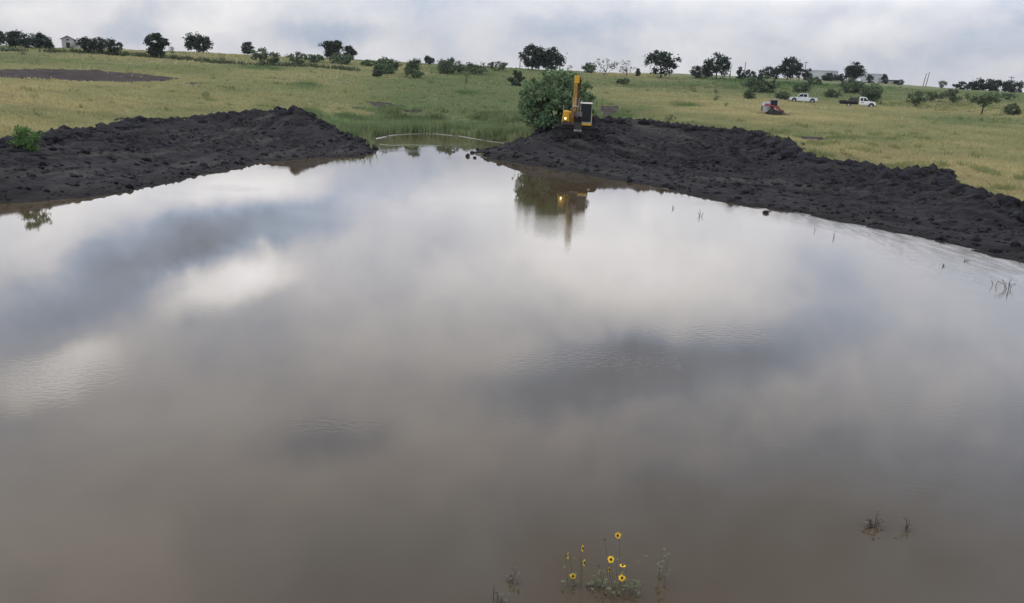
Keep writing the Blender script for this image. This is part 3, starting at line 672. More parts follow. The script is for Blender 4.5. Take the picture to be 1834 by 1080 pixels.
def make_tree(name, label, cat, p, w, h, kind, seed, group, lobes=None, lean=0.0, stemless=False):
    k = KINDS[kind]; rg = np.random.default_rng(seed); rr = random.Random(seed)
    t = thing(name, label, cat, p, 0, group)
    cb = k['cb'] * h; R, Rz = w / 2, (h - cb) / 2; lobes = lobes or [(0, .5 * (h + cb), 1.0, 1.0)]
    Pc = []
    for (lx, lz, sx, sz) in lobes:
        q = rg.normal(size=(k['nc'], 3)); q /= np.linalg.norm(q, axis=1)[:, None]; q *= rg.uniform(.08, 1, (k['nc'], 1)) ** .36
        r_ = k['cs'] * .75
        q = q * np.array([R * sx * (1 - r_), R * sx * (1 - r_) * .9, Rz * sz * (1 - r_)]) + np.array([lx, 0, lz]); Pc.append(q)
    Pc = np.vstack(Pc); Pc[:, 0] += lean * (Pc[:, 2] / h); L, C = [], []
    for q in Pc:
        s = k['cs'] * min(R, Rz * 1.3) * rr.uniform(.7, 1.25); m_ = int(k['nl'] * rr.uniform(.6, 1.3))
        L.append(q + rg.normal(0, .42, (m_, 3)) * s * np.array([1.15, 1.15, .8])); C.append(np.tile(np.array(k['col']) * rr.uniform(.72, 1.35), (m_, 1)))
    L, C = np.vstack(L), np.vstack(C); lo, hi = np.percentile(L, 1.2, axis=0), np.percentile(L, 98.8, axis=0); mid = (lo + hi) / 2; g0 = np.array([lean * .5, 0, (cb + h) / 2])
    sc = np.array([w / (hi[0] - lo[0]), w * .9 / (hi[1] - lo[1]), (h - cb) / (hi[2] - lo[2])]); L = (L - mid) * sc + g0; Pc = (Pc - mid) * sc + g0; ok = L[:, 2] > .015 * h; L, C = L[ok], C[ok]
    V, F, c = leaf_cloud(L, k['ls'] * (R + Rz) * .9, C, rg)
    np_mesh('crown', V, F, M['leaf'], t, cols=c)
    if stemless: return t
    b = MB(); tr = max(.05, .022 * (w + h) / 2 * (1.5 if k['stems'] == 1 else .8)); top = np.array([lean * .5, 0, cb + .55 * (h - cb)])
    targets = Pc[rg.permutation(len(Pc))[:max(5, k['stems'] * 2)]]
    if k['stems'] == 1:
        fork = np.array([lean * .2, 0, cb + .12 * h]); b.tube([(0, 0, -.2), (lean * .05, 0, .04 * h), tuple(fork)], [tr * 1.35, tr * 1.05, tr * .8], 7); stems = [fork] * len(targets)
    else: stems = [np.array([rr.uniform(-.06, .06) * w, rr.uniform(-.05, .05) * w, -.1]) for _ in targets]
    for f, q in zip(stems, targets):
        mid = (f + q) / 2 + np.array([rr.uniform(-.06, .06) * w, rr.uniform(-.06, .06) * w, .03 * h])
        b.tube([tuple(f), tuple(mid), tuple(q)], [tr * .62, tr * .42, tr * .16], 5)
    b.build('trunk' if k['stems'] == 1 else 'stems', M['bark'], t); return t
TREES = [
 # px, base py, width px, top py, kind, distance (None: where the ray meets the land), name, label, options
 (-3, 86, 22, 56, 'oak', 285, 'tree', 'dark tree cut off by the left frame edge on the skyline'),
 (28, 86, 38, 57, 'oak', 265, 'tree', 'broad dark tree nearest the left frame edge that shows whole, on the skyline'),
 (49, 86, 14, 70, 'dark', 265, 'bush', 'small dark bush tucked against the right side of the leftmost whole tree'),
 (72, 87, 34, 61, 'oak', 260, 'tree', 'dark flat-topped tree standing just left of the weathered barn'),
 (91, 88, 12, 75, 'dark', 260, 'bush', 'small dark bush between the flat-topped tree and the barn'),
 (156, 93, 30, 68, 'spread', 235, 'tree', 'leaning tree in front of the barn with bare forked trunk'),
 (178, 94, 26, 68, 'spread', 235, 'tree', 'dark tree covering the right end of the barn'),
 (204, 95, 26, 71, 'spread', 232, 'tree', 'small uneven dark tree just right of the barn'),
 (216, 97, 9, 82, 'weed', 230, 'shrub', 'pale spindly shrub right of the uneven tree by the barn'),
 (131, 91, 9, 80, 'weed', 235, 'shrub', 'thin pale shrub below the front corner of the barn'),
 (283, 103, 34, 62, 'oak', 225, 'tree', 'tall dark tree with a narrow lower crown on the left skyline', dict(lobes='hour')),
 (307, 90, 11, 83, 'weed', 250, 'shrub', 'low shrub at the foot of the narrow-waisted tree'),
 (356, 92, 44, 63, 'oak', 262, 'tree', 'wide round dark tree with a flat base reaching the ground on the left skyline'),
 (398, 111, 14, 96, 'airy', None, 'shrub', 'pale thin shrub on the slope below the wide round tree'),
 (444, 96, 21, 76, 'oak', 262, 'tree', 'small round lone tree between the wide round tree and the pale green multi-stemmed one'),
 (476, 117, 48, 88, 'mesquite', None, 'tree', 'grey-green multi-stemmed spreading tree on the slope, widest of the left hillside'),
 (531, 119, 36, 94, 'mesquite', None, 'tree', 'grey-green thin tree right beside the widest multi-stemmed one'),
 (565, 113, 28, 103, 'bush', None, 'bush', 'low green bush left of the tall double-crowned skyline tree'),
 (595, 108, 30, 74, 'oak', 255, 'tree', 'tall dark double-crowned tree, left of a skyline pair', dict(lobes='hour')),
 (626, 110, 22, 83, 'oak', 255, 'tree', 'smaller dark oval tree, right of the skyline pair'),
 (612, 116, 38, 108, 'bush', None, 'bush', 'low green bush along the feet of the skyline pair'),
 (658, 119, 22, 108, 'bush', None, 'bush', 'small dull green bush right of the skyline pair'),
 (692, 133, 42, 105, 'bush', None, 'bush', 'tall ragged green bush with a dark foot on the middle hillside'),
 (676, 139, 18, 126, 'dark', None, 'bush', 'small dark bush at the foot of the ragged hillside bush'),
 (740, 140, 30, 107, 'bush', None, 'bush', 'rounded green bush on the middle hillside left of the skyline pole'),
 (769, 120, 17, 101, 'oak', 258, 'tree', 'small dark tree beside a thin pole on the middle skyline'),
 (800, 133, 30, 105, 'bush', None, 'bush', 'tallest rounded bush right of the small tree with the pole'),
 (823, 133, 20, 110, 'mesquite', None, 'bush', 'narrow green bush between two wider ones on the middle hillside'),
 (853, 134, 38, 113, 'mesquite', None, 'bush', 'wide flat-topped green bush on the middle hillside'),
 (890, 129, 34, 112, 'mesquite', None, 'bush', 'spreading green bush at the skyline left of the big dark tree pair'),
 (835, 150, 7, 133, 'weed', None, 'shrub', 'single upright pale weed on the slope below the flat-topped bush'),
 (924, 154, 26, 127, 'dark', None, 'shrub', 'dark spiky shrub just left of the willow', dict(spiky=1)),
 (953, 124, 42, 82, 'oak', 268, 'tree', 'taller left tree of the big dark pair above the willow'),
 (988, 125, 40, 87, 'oak', 268, 'tree', 'rounder right tree of the big dark pair above the willow'),
 (1055, 131, 24, 113, 'bush', None, 'bush', 'dull green skyline bush right behind the excavator boom'),
 (1084, 129, 42, 106, 'airy', 270, 'tree', 'see-through pale skyline tree right of the excavator'),
 (1123, 129, 28, 108, 'airy', 275, 'tree', 'nearly bare pale tree with a thin trunk on the skyline', dict(stems=1)),
 (1143, 130, 9, 123, 'dark', 280, 'bush', 'tiny dark bush between the bare tree and the sprawling tree'),
 (1184, 132, 56, 93, 'spread', 275, 'tree', 'wide sprawling dark tree with gaps in its crown on the skyline'),
 (1283, 133, 44, 97, 'spread', 290, 'tree', 'large dark tree with a low bush to its left on the right skyline'),
 (1256, 132, 34, 119, 'dark', 290, 'bush', 'low dark bush under the left side of the large skyline tree'),
 (1326, 135, 15, 121, 'dark', 300, 'bush', 'dark bush left of a thin pole right of the large skyline tree'),
 (1338, 135, 10, 125, 'dark', 300, 'bush', 'smaller dark bush just right of the thin pole'),
 (1349, 136, 11, 128, 'dark', 300, 'bush', 'smallest dark bush standing alone between pole and ragged tree'),
 (1379, 138, 38, 122, 'dark', 330, 'bush', 'rounded dark thicket left of the ragged pointed tree'),
 (1410, 140, 36, 104, 'oak', 325, 'tree', 'ragged pointed dark tree left of the pale long building'),
 (1431, 139, 20, 115, 'spread', 325, 'tree', 'smaller ragged tree joined to the right of the pointed tree'),
 (1446, 140, 16, 124, 'dark', 330, 'bush', 'dark bush at the left end of the pale long building'),
 (1486, 142, 26, 136.5, 'dark', 340, 'bush', 'low dark hedge bush before the pale long building'),
 (1458, 152, 24, 138, 'bush', None, 'bush', 'green bush on the slope below the pale long building'),
 (1528, 147, 30, 113, 'oak', 345, 'tree', 'tall dark tree between the two pale buildings'),
 (1507, 143, 20, 133, 'dark', 345, 'bush', 'low dark bush left of the tree between the buildings'),
 (1557, 147, 12, 134, 'dark', 350, 'bush', 'small round dark bush before the white shed wall'),
 (1584, 148, 11, 133, 'dark', 350, 'bush', 'upright dark bush at the right end of the white shed'),
 (1609, 149, 16, 144, 'dark', 350, 'bush', 'low dark bush before the low dark-roofed house'),
 (1688, 154, 14, 145, 'mesquite', 330, 'tree', 'tiny lone tree on the skyline right of the twin poles'),
 (1722, 160, 26, 151, 'dark', 320, 'tree', 'low dark tree at the left end of the far right skyline clump'),
 (1755, 162, 38, 144, 'dark', 318, 'tree', 'tallest dark tree in the left half of the far right skyline clump'),
 (1785, 164, 36, 147, 'dark', 316, 'tree', 'flat dark tree in the middle of the far right skyline clump'),
 (1813, 165, 30, 145, 'dark', 316, 'tree', 'rounded dark tree at the right end of the far right skyline clump'),
 (1640, 193, 30, 163, 'mesquite', None, 'tree', 'two-stemmed round-crowned small tree right of the flatbed truck'),
 (1668, 182, 26, 164, 'mesquite', None, 'tree', 'small low-crowned tree between the two-stemmed tree and a wide one'),
 (1706, 185, 46, 162, 'mesquite', None, 'tree', 'wide flat green tree on the right slope'),
 (1757, 206, 46, 166, 'mesquite', None, 'tree', 'umbrella-shaped tree with a leaning bare trunk on the right slope', dict(stems=1, cb=.42, lean=.8)),
 (1806, 180, 24, 170, 'mesquite', None, 'bush', 'small pale green bush high on the slope at the right frame edge'),
 (1812, 208, 25, 186, 'bush', None, 'bush', 'round green bush near the right frame edge beside the umbrella-shaped tree'),
 (1557, 190, 36, 150, 'bush', None, 'bush', 'large bush rising behind the cab of the flatbed truck', dict(behind=1)),
 (1362, 167, 58, 140, 'bush', None, 'bush', 'widest green thicket on the slope above the track loader'),
 (1342, 178, 20, 160, 'bush', None, 'bush', 'small green bush at the lower left of the widest thicket'),
 (1400, 179, 24, 164, 'bush', None, 'bush', 'round bush on the slope left of the silver pickup'),
 (1435, 166, 28, 148, 'bush', None, 'bush', 'round bush on the slope above the silver pickup'),
 (1489, 176, 28, 160, 'bush', None, 'bush', 'round bush between the silver pickup and the flatbed truck'),
 (1527, 168, 48, 148, 'bush', None, 'bush', 'broad bush on the slope above the flatbed truck'),
 (1115, 152, 22, 140, 'bush', None, 'bush', 'small green bush alone on the slope right of the excavator'),
 (1283, 168, 12, 158, 'weed', None, 'shrub', 'small weed shrub alone on the open slope above the loader'),
 (1281, 182, 13, 170, 'weed', None, 'shrub', 'small weed shrub lower on the open slope left of the loader'),
 (1299, 192, 9, 183, 'weed', None, 'shrub', 'lowest of three weed shrubs on the open slope left of the loader'),
 (1240, 165, 16, 156, 'weed', None, 'shrub', 'dull weed shrub on the slope below the sprawling skyline tree'),
 (1200, 218, 20, 205, 'weed', None, 'shrub', 'pale weeds behind the crest of the right mud bank'),
 (1020, 130, 12, 117, 'weed', 265, 'shrub', 'small green shrub on the skyline over the excavator boom'),
 (368, 176, 14, 163, 'weed', None, 'shrub', 'thin weed alone in the open left pasture'),
 (146, 195, 8, 186, 'weed', None, 'shrub', 'dark low weed in the left foreground pasture'),
 (40, 99, 14, 92, 'weed', None, 'shrub', 'low weed tuft below the leftmost skyline trees'),
]
for i, T in enumerate(TREES):
    px, py, w, top, kind, dist, name, label = T[:8]; op = T[8] if len(T) > 8 else {}
    p = at_dist(px, py, dist) if dist else ground_hit(px, py)
    if p is None: p = at_dist(px, py, 262)
    if op.get('behind'): p = at_dist(px, py, math.hypot(p[0], p[1]) + 9)
    k = mpp(p); d = math.hypot(p[0], p[1]); r = ray(px, top); r = r / math.hypot(r[0], r[1])
    W_ = w * k; H_ = max(CAM_H + r[2] * d - p[2], .5 * k * w if kind != 'weed' else .3)
    kk = 'tmp%d' % i; KINDS[kk] = dict(KINDS[kind]); KINDS[kk].update({a: b for a, b in op.items() if a in ('stems', 'cb')})
    lob = None
    if op.get('lobes') == 'hour': lob = [(0, .68 * H_, 1.0, .8), (-.04 * W_, .30 * H_, .62, .55)]
    if op.get('spiky'): KINDS[kk].update(cs=.22, nc=26, ls=.10, col=(.05, .075, .045))
    make_tree(name, label, name if name != 'shrub' else 'shrub', p, W_, H_, kk, 300 + i, dict(tree='trees on the pasture and skyline', bush='bushes on the hillside', shrub='weed shrubs on the slope')[name], lob, op.get('lean', 0))

def willow():
    p = np.array([0, 0, 0.]); r = ray(997, 200); r = r / math.hypot(r[0], r[1]); d = 85.0
    x, y = r[0] * d, r[1] * d; z = land1(x, y); t = thing('willow_tree', 'large bushy green willow right behind the excavator', 'tree', (x, y, z))
    rg = np.random.default_rng(77); h = 7.9 - z; w = 9.2; L, C = [], []
    for k in range(210):
        a = rg.uniform(0, 6.28); q = math.sqrt(rg.uniform(.0, 1)); zz = rg.uniform(.05, 1); prof = math.sin(min(1, .30 + zz * .72) * math.pi) ** .55 if zz > .05 else .7
        c = np.array([math.cos(a) * q * w / 2 * prof * rg.uniform(.72, .98), math.sin(a) * q * w / 2 * prof * .85, zz * h * (1 - .10 * q) * .96])
        m_ = rg.integers(70, 130); g = rg.normal(0, 1, (m_, 3)) * np.array([.34, .34, .38]); g[:, 2] -= np.abs(g[:, 0]) * .25
        L.append(c + g); C.append(np.tile(np.array([.125, .185, .095]) * rg.uniform(.65, 1.45) * np.array([rg.uniform(.85, 1.15), 1, 1]), (m_, 1)))
    for k in range(70):
        a = rg.uniform(0, 6.28); e = rg.uniform(.15, 1.35); st = np.array([math.cos(a) * math.cos(e) * w * .40, math.sin(a) * math.cos(e) * w * .40, (.30 + .58 * math.sin(e)) * h]); dr = np.array([math.cos(a) * math.cos(e), math.sin(a) * math.cos(e), .45 + .7 * math.sin(e)]); ln = rg.uniform(.5, 1.35)
        u = rg.uniform(0, 1, (45, 1)); L.append(st + dr * u * ln - np.array([0, 0, 1]) * u ** 2 * ln * .45 + rg.normal(0, .09, (45, 3))); C.append(np.tile(np.array([.135, .198, .100]) * rg.uniform(.75, 1.3), (45, 1)))
    L, C = np.vstack(L), np.vstack(C); hole = fbm(L[:, 0] / 1.5 + 9, L[:, 2] / 1.3, 3, 61) + .5 * fbm(L[:, 1] / 1.6, L[:, 2] / 1.5, 2, 62); kp = hole > -.16; L, C = L[kp], C[kp]; ok = L[:, 2] > -.1; V, F, c = leaf_cloud(L[ok], .16, C[ok], rg); np_mesh('crown', V, F, M['leaf'], t, cols=c)
    b = MB()
    for k in range(9):
        a = k * .7; e = np.array([math.cos(a) * w * .33, math.sin(a) * w * .33, h * rg.uniform(.6, .9)])
        b.tube([(math.cos(a) * .25, math.sin(a) * .25, -.2), tuple(e * [.45, .45, .5]), tuple(e)], [.13, .09, .03], 6)
    b.build('stems', M['bark'], t)
willow()
# sapling on the left mud bank
p = ground_hit(50, 284, 54); make_tree('sapling', 'young bright green sapling standing on the left mud bank', 'sapling', p, 48 * mpp(p), 44 * mpp(p), 'sapling', 901, None)

# tall reeds and weeds along the far pool bank and hollow (countless)
def reeds():
    rg = np.random.default_rng(9); px = rg.uniform(545, 960, 15000); py = rg.uniform(196, 262, 15000); P = []
    r = np.stack([ray(a, b) for a, b in zip(px, py)]); r /= np.hypot(r[:, 0], r[:, 1])[:, None]; t = np.arange(76, 135, 1.0)
    X, Y = r[:, :1] * t, r[:, 1:2] * t; Z = land(X.ravel(), Y.ravel()).reshape(X.shape); dz = CAM_H + r[:, 2:3] * t - Z; k = np.argmax(dz < 0, 1)
    ok = dz[np.arange(len(k)), k] < 0; i = np.arange(len(k))[ok]; x, y, z = X[i, k[ok]], Y[i, k[ok]], Z[i, k[ok]]
    s = -sdist(x, y, POND); keep = (s > .3) & (sdist(x, y, LEFT_MUD) < -.3) & (sdist(x, y, RIGHT_MUD) < -.3) & (fbm(x / 4, y / 4, 3, 90) > -.10 + .32 * smooth01(4, 24, s)) & ~((sdist(x, y, RIGHT_MUD) > -1.5) & (s < 2.0) & (y < 88)); x, y, z = x[keep], y[keep], z[keep]; s = s[keep]
    n_ = len(x); B = 5; V = np.empty((n_, B, 3, 3)); h = rg.uniform(.35, 1.0, n_) * (.75 + 1.1 * np.exp(-(s / 4.0) ** 2) + 1.1 * np.clip(fbm(x / 3.5, y / 3.5, 3, 95), -.2, .6))
    for b in range(B):
        a = rg.uniform(0, 6.28, n_); ox, oy = rg.normal(0, .22, n_), rg.normal(0, .22, n_); ln = rg.normal(0, .22, n_); w = rg.uniform(.03, .09, n_)
        V[:, b, 0] = np.stack([x + ox - np.cos(a) * w, y + oy - np.sin(a) * w, z - .05], 1); V[:, b, 1] = np.stack([x + ox + np.cos(a) * w, y + oy + np.sin(a) * w, z - .05], 1)
        V[:, b, 2] = np.stack([x + ox + ln * h, y + oy, z + h * rg.uniform(.6, 1.1, n_)], 1)
    g = fbm(x / 5, y / 5, 3, 14)[:, None]; c = np.array([.15, .205, .092]) * (1 + 1.4 * g) * rg.uniform(.7, 1.3, (n_, 1)); tanm = (rg.uniform(size=(n_, 1)) < .06); c = np.where(tanm, np.array([.22, .20, .11]), c)
    tag(np_mesh('reeds', V.reshape(-1, 3), np.arange(n_ * B * 3).reshape(-1, 3), M['grass'], cols=np.repeat(np.clip(c, .01, .4), B * 3, 0)), 'rank green weeds and reeds around the back pool', 'reeds', kind='stuff')
reeds()
def fencerow():
    rg = np.random.default_rng(19); q = [ground_hit(x, y) for x, y in ((-20, 92), (120, 95), (240, 101), (340, 109), (460, 118), (560, 121), (640, 128))]
    L = densify(np.array([p[:2] for p in q if p is not None]), .12, False); L = L + rg.normal(0, .8, L.shape); x, y = L[:, 0], L[:, 1]; z = land(x, y); n_ = len(x)
    keep = fbm(x / 6, y / 6, 3, 4) > -.12; x, y, z = x[keep], y[keep], z[keep]; n_ = len(x); V = np.empty((n_, 4, 3, 3)); h = rg.uniform(.5, 1.3, n_)
    for b in range(4):
        a = rg.uniform(0, 6.28, n_); ox = rg.normal(0, .3, n_); w = .22
        V[:, b, 0] = np.stack([x + ox - np.cos(a) * w, y - np.sin(a) * w, z - .1], 1); V[:, b, 1] = np.stack([x + ox + np.cos(a) * w, y + np.sin(a) * w, z - .1], 1); V[:, b, 2] = np.stack([x + ox + rg.normal(0, .2, n_), y, z + h], 1)
    tag(np_mesh('weeds', V.reshape(-1, 3), np.arange(n_ * 12).reshape(-1, 3), M['grass'], cols=np.repeat(np.array([.09, .11, .06]) * rg.uniform(.6, 1.5, (n_, 1)), 12, 0)), 'dark weedy fence row below the left skyline trees', 'weeds', kind='stuff')
fencerow()

# ------------------------------------------------------------------ excavator
def excavator():
    p = exc; a = math.atan2(-p[0], p[1]) * -1
    t = thing('excavator', 'yellow tracked excavator with one headlight lit, standing on the right mud bank', 'excavator', (p[0] - .12, p[1], land1(p[0], p[1]) + .05), -math.atan2(p[0], p[1]))
    # undercarriage lies across the view, the house faces the pond (-y)
    def stadium(L, H, n=10, z0=0.0):
        r = H / 2; q = []
        for i in range(n + 1):
            w = -math.pi / 2 + math.pi * i / n; q.append((L / 2 - r + r * math.cos(w), z0 + r + r * math.sin(w)))
        for i in range(n + 1):
            w = math.pi / 2 + math.pi * i / n; q.append((-L / 2 + r + r * math.cos(w), z0 + r + r * math.sin(w)))
        return q
    for s in (-1, 1):
        b = MB(); y0 = s * 1.2; outer = stadium(4.45, .92); inner = stadium(4.2, .67, z0=.125); n_ = len(outer)
        vs = [(u, y0 - .3, v) for u, v in outer] + [(u, y0 + .3, v) for u, v in outer] + [(u, y0 - .3, v) for u, v in inner] + [(u, y0 + .3, v) for u, v in inner]; fs = []
        for i in range(n_):
            j = (i + 1) % n_; fs += [(i, j, n_ + j, n_ + i), (2 * n_ + i, 3 * n_ + i, 3 * n_ + j, 2 * n_ + j), (i, 2 * n_ + i, 2 * n_ + j, j), (n_ + i, n_ + j, 3 * n_ + j, 3 * n_ + i)]
        b.add(vs, fs); tr = b.build('track', M['grimy'], t)
        g = MB()
        for i in range(22):
            u = -1.72 + i * .164; g.bar((u, y0 - .31, .935), (u, y0 + .31, .935), .05, .05)
        for i in range(-2, 3):
            for e in (-1, 1):
                w = i * .55; g.bar((e * (1.765 + .475 * math.cos(w)), y0 - .31, .46 + .475 * math.sin(w)), (e * (1.765 + .475 * math.cos(w)), y0 + .31, .46 + .475 * math.sin(w)), .05, .05)
        g.build('grouser', M['grimy'], tr)
        f = MB(); f.box(-1.6, 1.6, y0 - .2, y0 + .2, .3, .62); f.build('track_frame', M['grimy'], t)
        for e in (-1, 1): MB().disc((e * 1.77, y0, .46), (0, 1, 0), .33, .3, 16).build('sprocket' if e > 0 else 'idler', M['grimy'], t)
        for i in range(6): MB().disc((-1.2 + i * .48, y0, .24), (0, 1, 0), .11, .34, 10).build('roller', M['grimy'], t)
    MB().box(-1.0, 1.0, -1.0, 1.0, .45, .8).disc((0, 0, .92), (0, 0, 1), .62, .28, 20).build('carbody', M['steel'], t)
    d = MB(); d.box(-1.38, 1.4, -1.35, 2.0, 1.04, 1.2); d.build('deck', M['steel'], t)
    h = MB(); h.prism([(.35, 1.2), (2.0, 1.2), (2.0, 2.0), (1.7, 2.16), (.35, 2.16)], 'x', -1.34, 1.36, bev=.05); h.build('engine_hood', M['yellow'], t)
    c = MB(); c.prism([(-1.36, 1.02), (1.38, 1.02), (1.38, 1.95), (1.2, 2.08), (-1.2, 2.08), (-1.36, 1.95)], 'y', 2.0, 2.62, bev=.08); c.build('counterweight', M['steel'], t)
    # storage box on the pond side, stepped and sloping as seen
    s_ = MB(); s_.prism([(-1.38, 1.2), (-.74, 1.2), (-.72, 2.1), (-.80, 2.26), (-1.22, 2.26), (-1.32, 1.95)], 'y', -1.3, .3, bev=.05); sb = s_.build('storage_box', M['yellow'], t)
    MB().box(-1.3, -.78, -1.37, -1.305, 1.22, 1.38).build('step', M['steel'], sb)
    hl = MB(); hl.disc((-1.06, -1.34, 1.60), (0, 1, 0), .125, .06, 14); hl.build('headlight', M['steel'], t)
    MB().disc((-1.06, -1.385, 1.60), (0, 1, 0), .075, .03, 14).build('headlight_lens', M['lamp'], t)
    r_ = MB(); r_.tube([(-1.3, -1.2, 2.2), (-1.3, -1.2, 2.72), (-1.3, -.2, 2.72), (-1.3, -.2, 2.2)], .02, 6); r_.build('handrail', M['pin'], t); MB().tube([(-1.0, .6, 2.1), (-1.0, .6, 2.62)], .05, 8).build('exhaust_pipe', M['steel'], t)
    # cab
    x0, x1, y0, y1, z0, z1 = .24, 1.28, -1.36, .35, 1.2, 2.98
    f = MB()
    for (x, y, zt) in ((x0, y0, z1), (x1, y0, z1), (x0, y1, z1), (x1, y1, z1)):
        f.box(x - .035 if x > 1 else x, x if x > 1 else x + .05, y - (.035 if y > 0 else -.0), y + (.0 if y > 0 else .05), z0, zt)
    f.box(x0, x1, y0, y1, z0 - .0, z0 + .16).box(x0, x1, y1 - .06, y1 - .01, z0 + .16, z0 + 1.0)
    cab = f.build('cab', M['grey'], t)
    MB().prism([(y0 - .03, z1), (y1 + .02, z1), (y1 - .05, z1 + .09), (y0 + .08, z1 + .09)], 'x', x0 - .03, x1 + .03).build('cab_roof', M['pin'], cab)
    MB().box(x0 + .055, x1 - .04, y0 + .012, y0 + .024, z0 + .17, z1 - .02).build('windscreen', M['glass'], cab)
    for x in (x0 + .012, x1 - .024): MB().box(x, x + .012, y0 + .06, y1 - .07, z0 + .5, z1 - .05).build('side_window', M['glass'], cab)
    MB().box(x0 - .02, x1 + .03, y0 - .05, y0 - .003, z0 - .14, z0 + .05).build('cab_sill', M['yellow'], cab)
    MB().box(.55, 1.0, -.5, -.05, z0 + .17, z0 + .6).box(.64, 1.08, -.12, .0, z0 + .6, z0 + 1.25).build('seat', M['seat'], cab)
    MB().tube([(x1 + .03, y0 + .02, 2.3), (x1 + .10, y0 - .10, 2.3)], .012, 5).box(x1 + .03, x1 + .19, y0 - .13, y0 - .10, 2.1, 2.5).build('mirror', M['black'], cab)
    # front: boom rises ahead of the house, stick folds straight down, bucket on the heap
    bx = -.20
    def beam(path, name, m, w, o=0):
        b = MB(); q = path; b.prism([(y, z) for y, z in q], 'x', bx + o - w / 2, bx + o + w / 2, bev=.03); return b.build(name, m, t)
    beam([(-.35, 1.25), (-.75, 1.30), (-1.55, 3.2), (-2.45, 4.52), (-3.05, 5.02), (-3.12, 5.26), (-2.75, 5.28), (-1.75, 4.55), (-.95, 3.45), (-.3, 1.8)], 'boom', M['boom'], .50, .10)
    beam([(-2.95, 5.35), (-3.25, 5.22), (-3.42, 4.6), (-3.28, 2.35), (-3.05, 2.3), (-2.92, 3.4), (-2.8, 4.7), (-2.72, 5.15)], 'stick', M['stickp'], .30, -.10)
    MB().box(bx - .19, bx + .19, -3.46, -3.30, 4.72, 5.36).build('stick_head_plate', M['yellow'], t)
    for s in (-1, 1):
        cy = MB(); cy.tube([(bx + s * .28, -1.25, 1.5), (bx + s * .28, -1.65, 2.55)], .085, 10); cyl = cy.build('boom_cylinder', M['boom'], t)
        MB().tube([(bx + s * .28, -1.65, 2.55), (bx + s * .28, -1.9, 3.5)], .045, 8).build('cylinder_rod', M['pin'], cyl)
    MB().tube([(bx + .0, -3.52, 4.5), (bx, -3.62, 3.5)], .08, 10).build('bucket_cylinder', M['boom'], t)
    MB().tube([(bx + .0, -3.62, 3.5), (bx, -3.6, 2.75)], .042, 8).build('bucket_rod', M['pin'], t)
    for s in (-1, 1):
        MB().bar((bx + s * .19, -3.6, 2.75), (bx + s * .19, -3.32, 1.75), .05, .1).build('link', M['pin'], t)
        MB().bar((bx + s * .17, -3.6, 2.75), (bx + s * .17, -3.2, 2.6), .04, .09).build('link', M['pin'], t)
    MB().tube([(bx - .24, -3.6, 2.75), (bx + .24, -3.6, 2.75)], .05, 8).build('link_pin', M['pin'], t)
    MB().tube([(bx + .30, -2.0, 4.55), (bx + .34, -2.9, 4.75), (bx + .33, -3.1, 3.6)], .03, 6).tube([(bx + .24, -.8, 3.1), (bx + .27, -1.6, 4.35), (bx + .28, -2.5, 5.05)], .028, 6).build('hose', M['black'], t)
    k = MB(); prof = [(-3.38, 1.9), (-3.0, 2.3), (-2.72, 2.05), (-2.55, 1.45), (-2.75, .85), (-3.25, .62), (-3.55, .75), (-3.02, .95), (-2.82, 1.4), (-3.0, 1.8)]
    k.prism(prof, 'x', bx - .02, bx + .62); k.box(bx - .04, bx - .02, -3.4, -2.6, .7, 1.95).box(bx + .62, bx + .64, -3.4, -2.6, .7, 1.95); bk = k.build('bucket', M['steel'], t)
    for i in range(5): MB().prism([(-3.5, .68), (-3.75, .62), (-3.5, .78)], 'x', bx + .0 + i * .14, bx + .06 + i * .14).build('tooth', M['pin'], bk)
excavator()

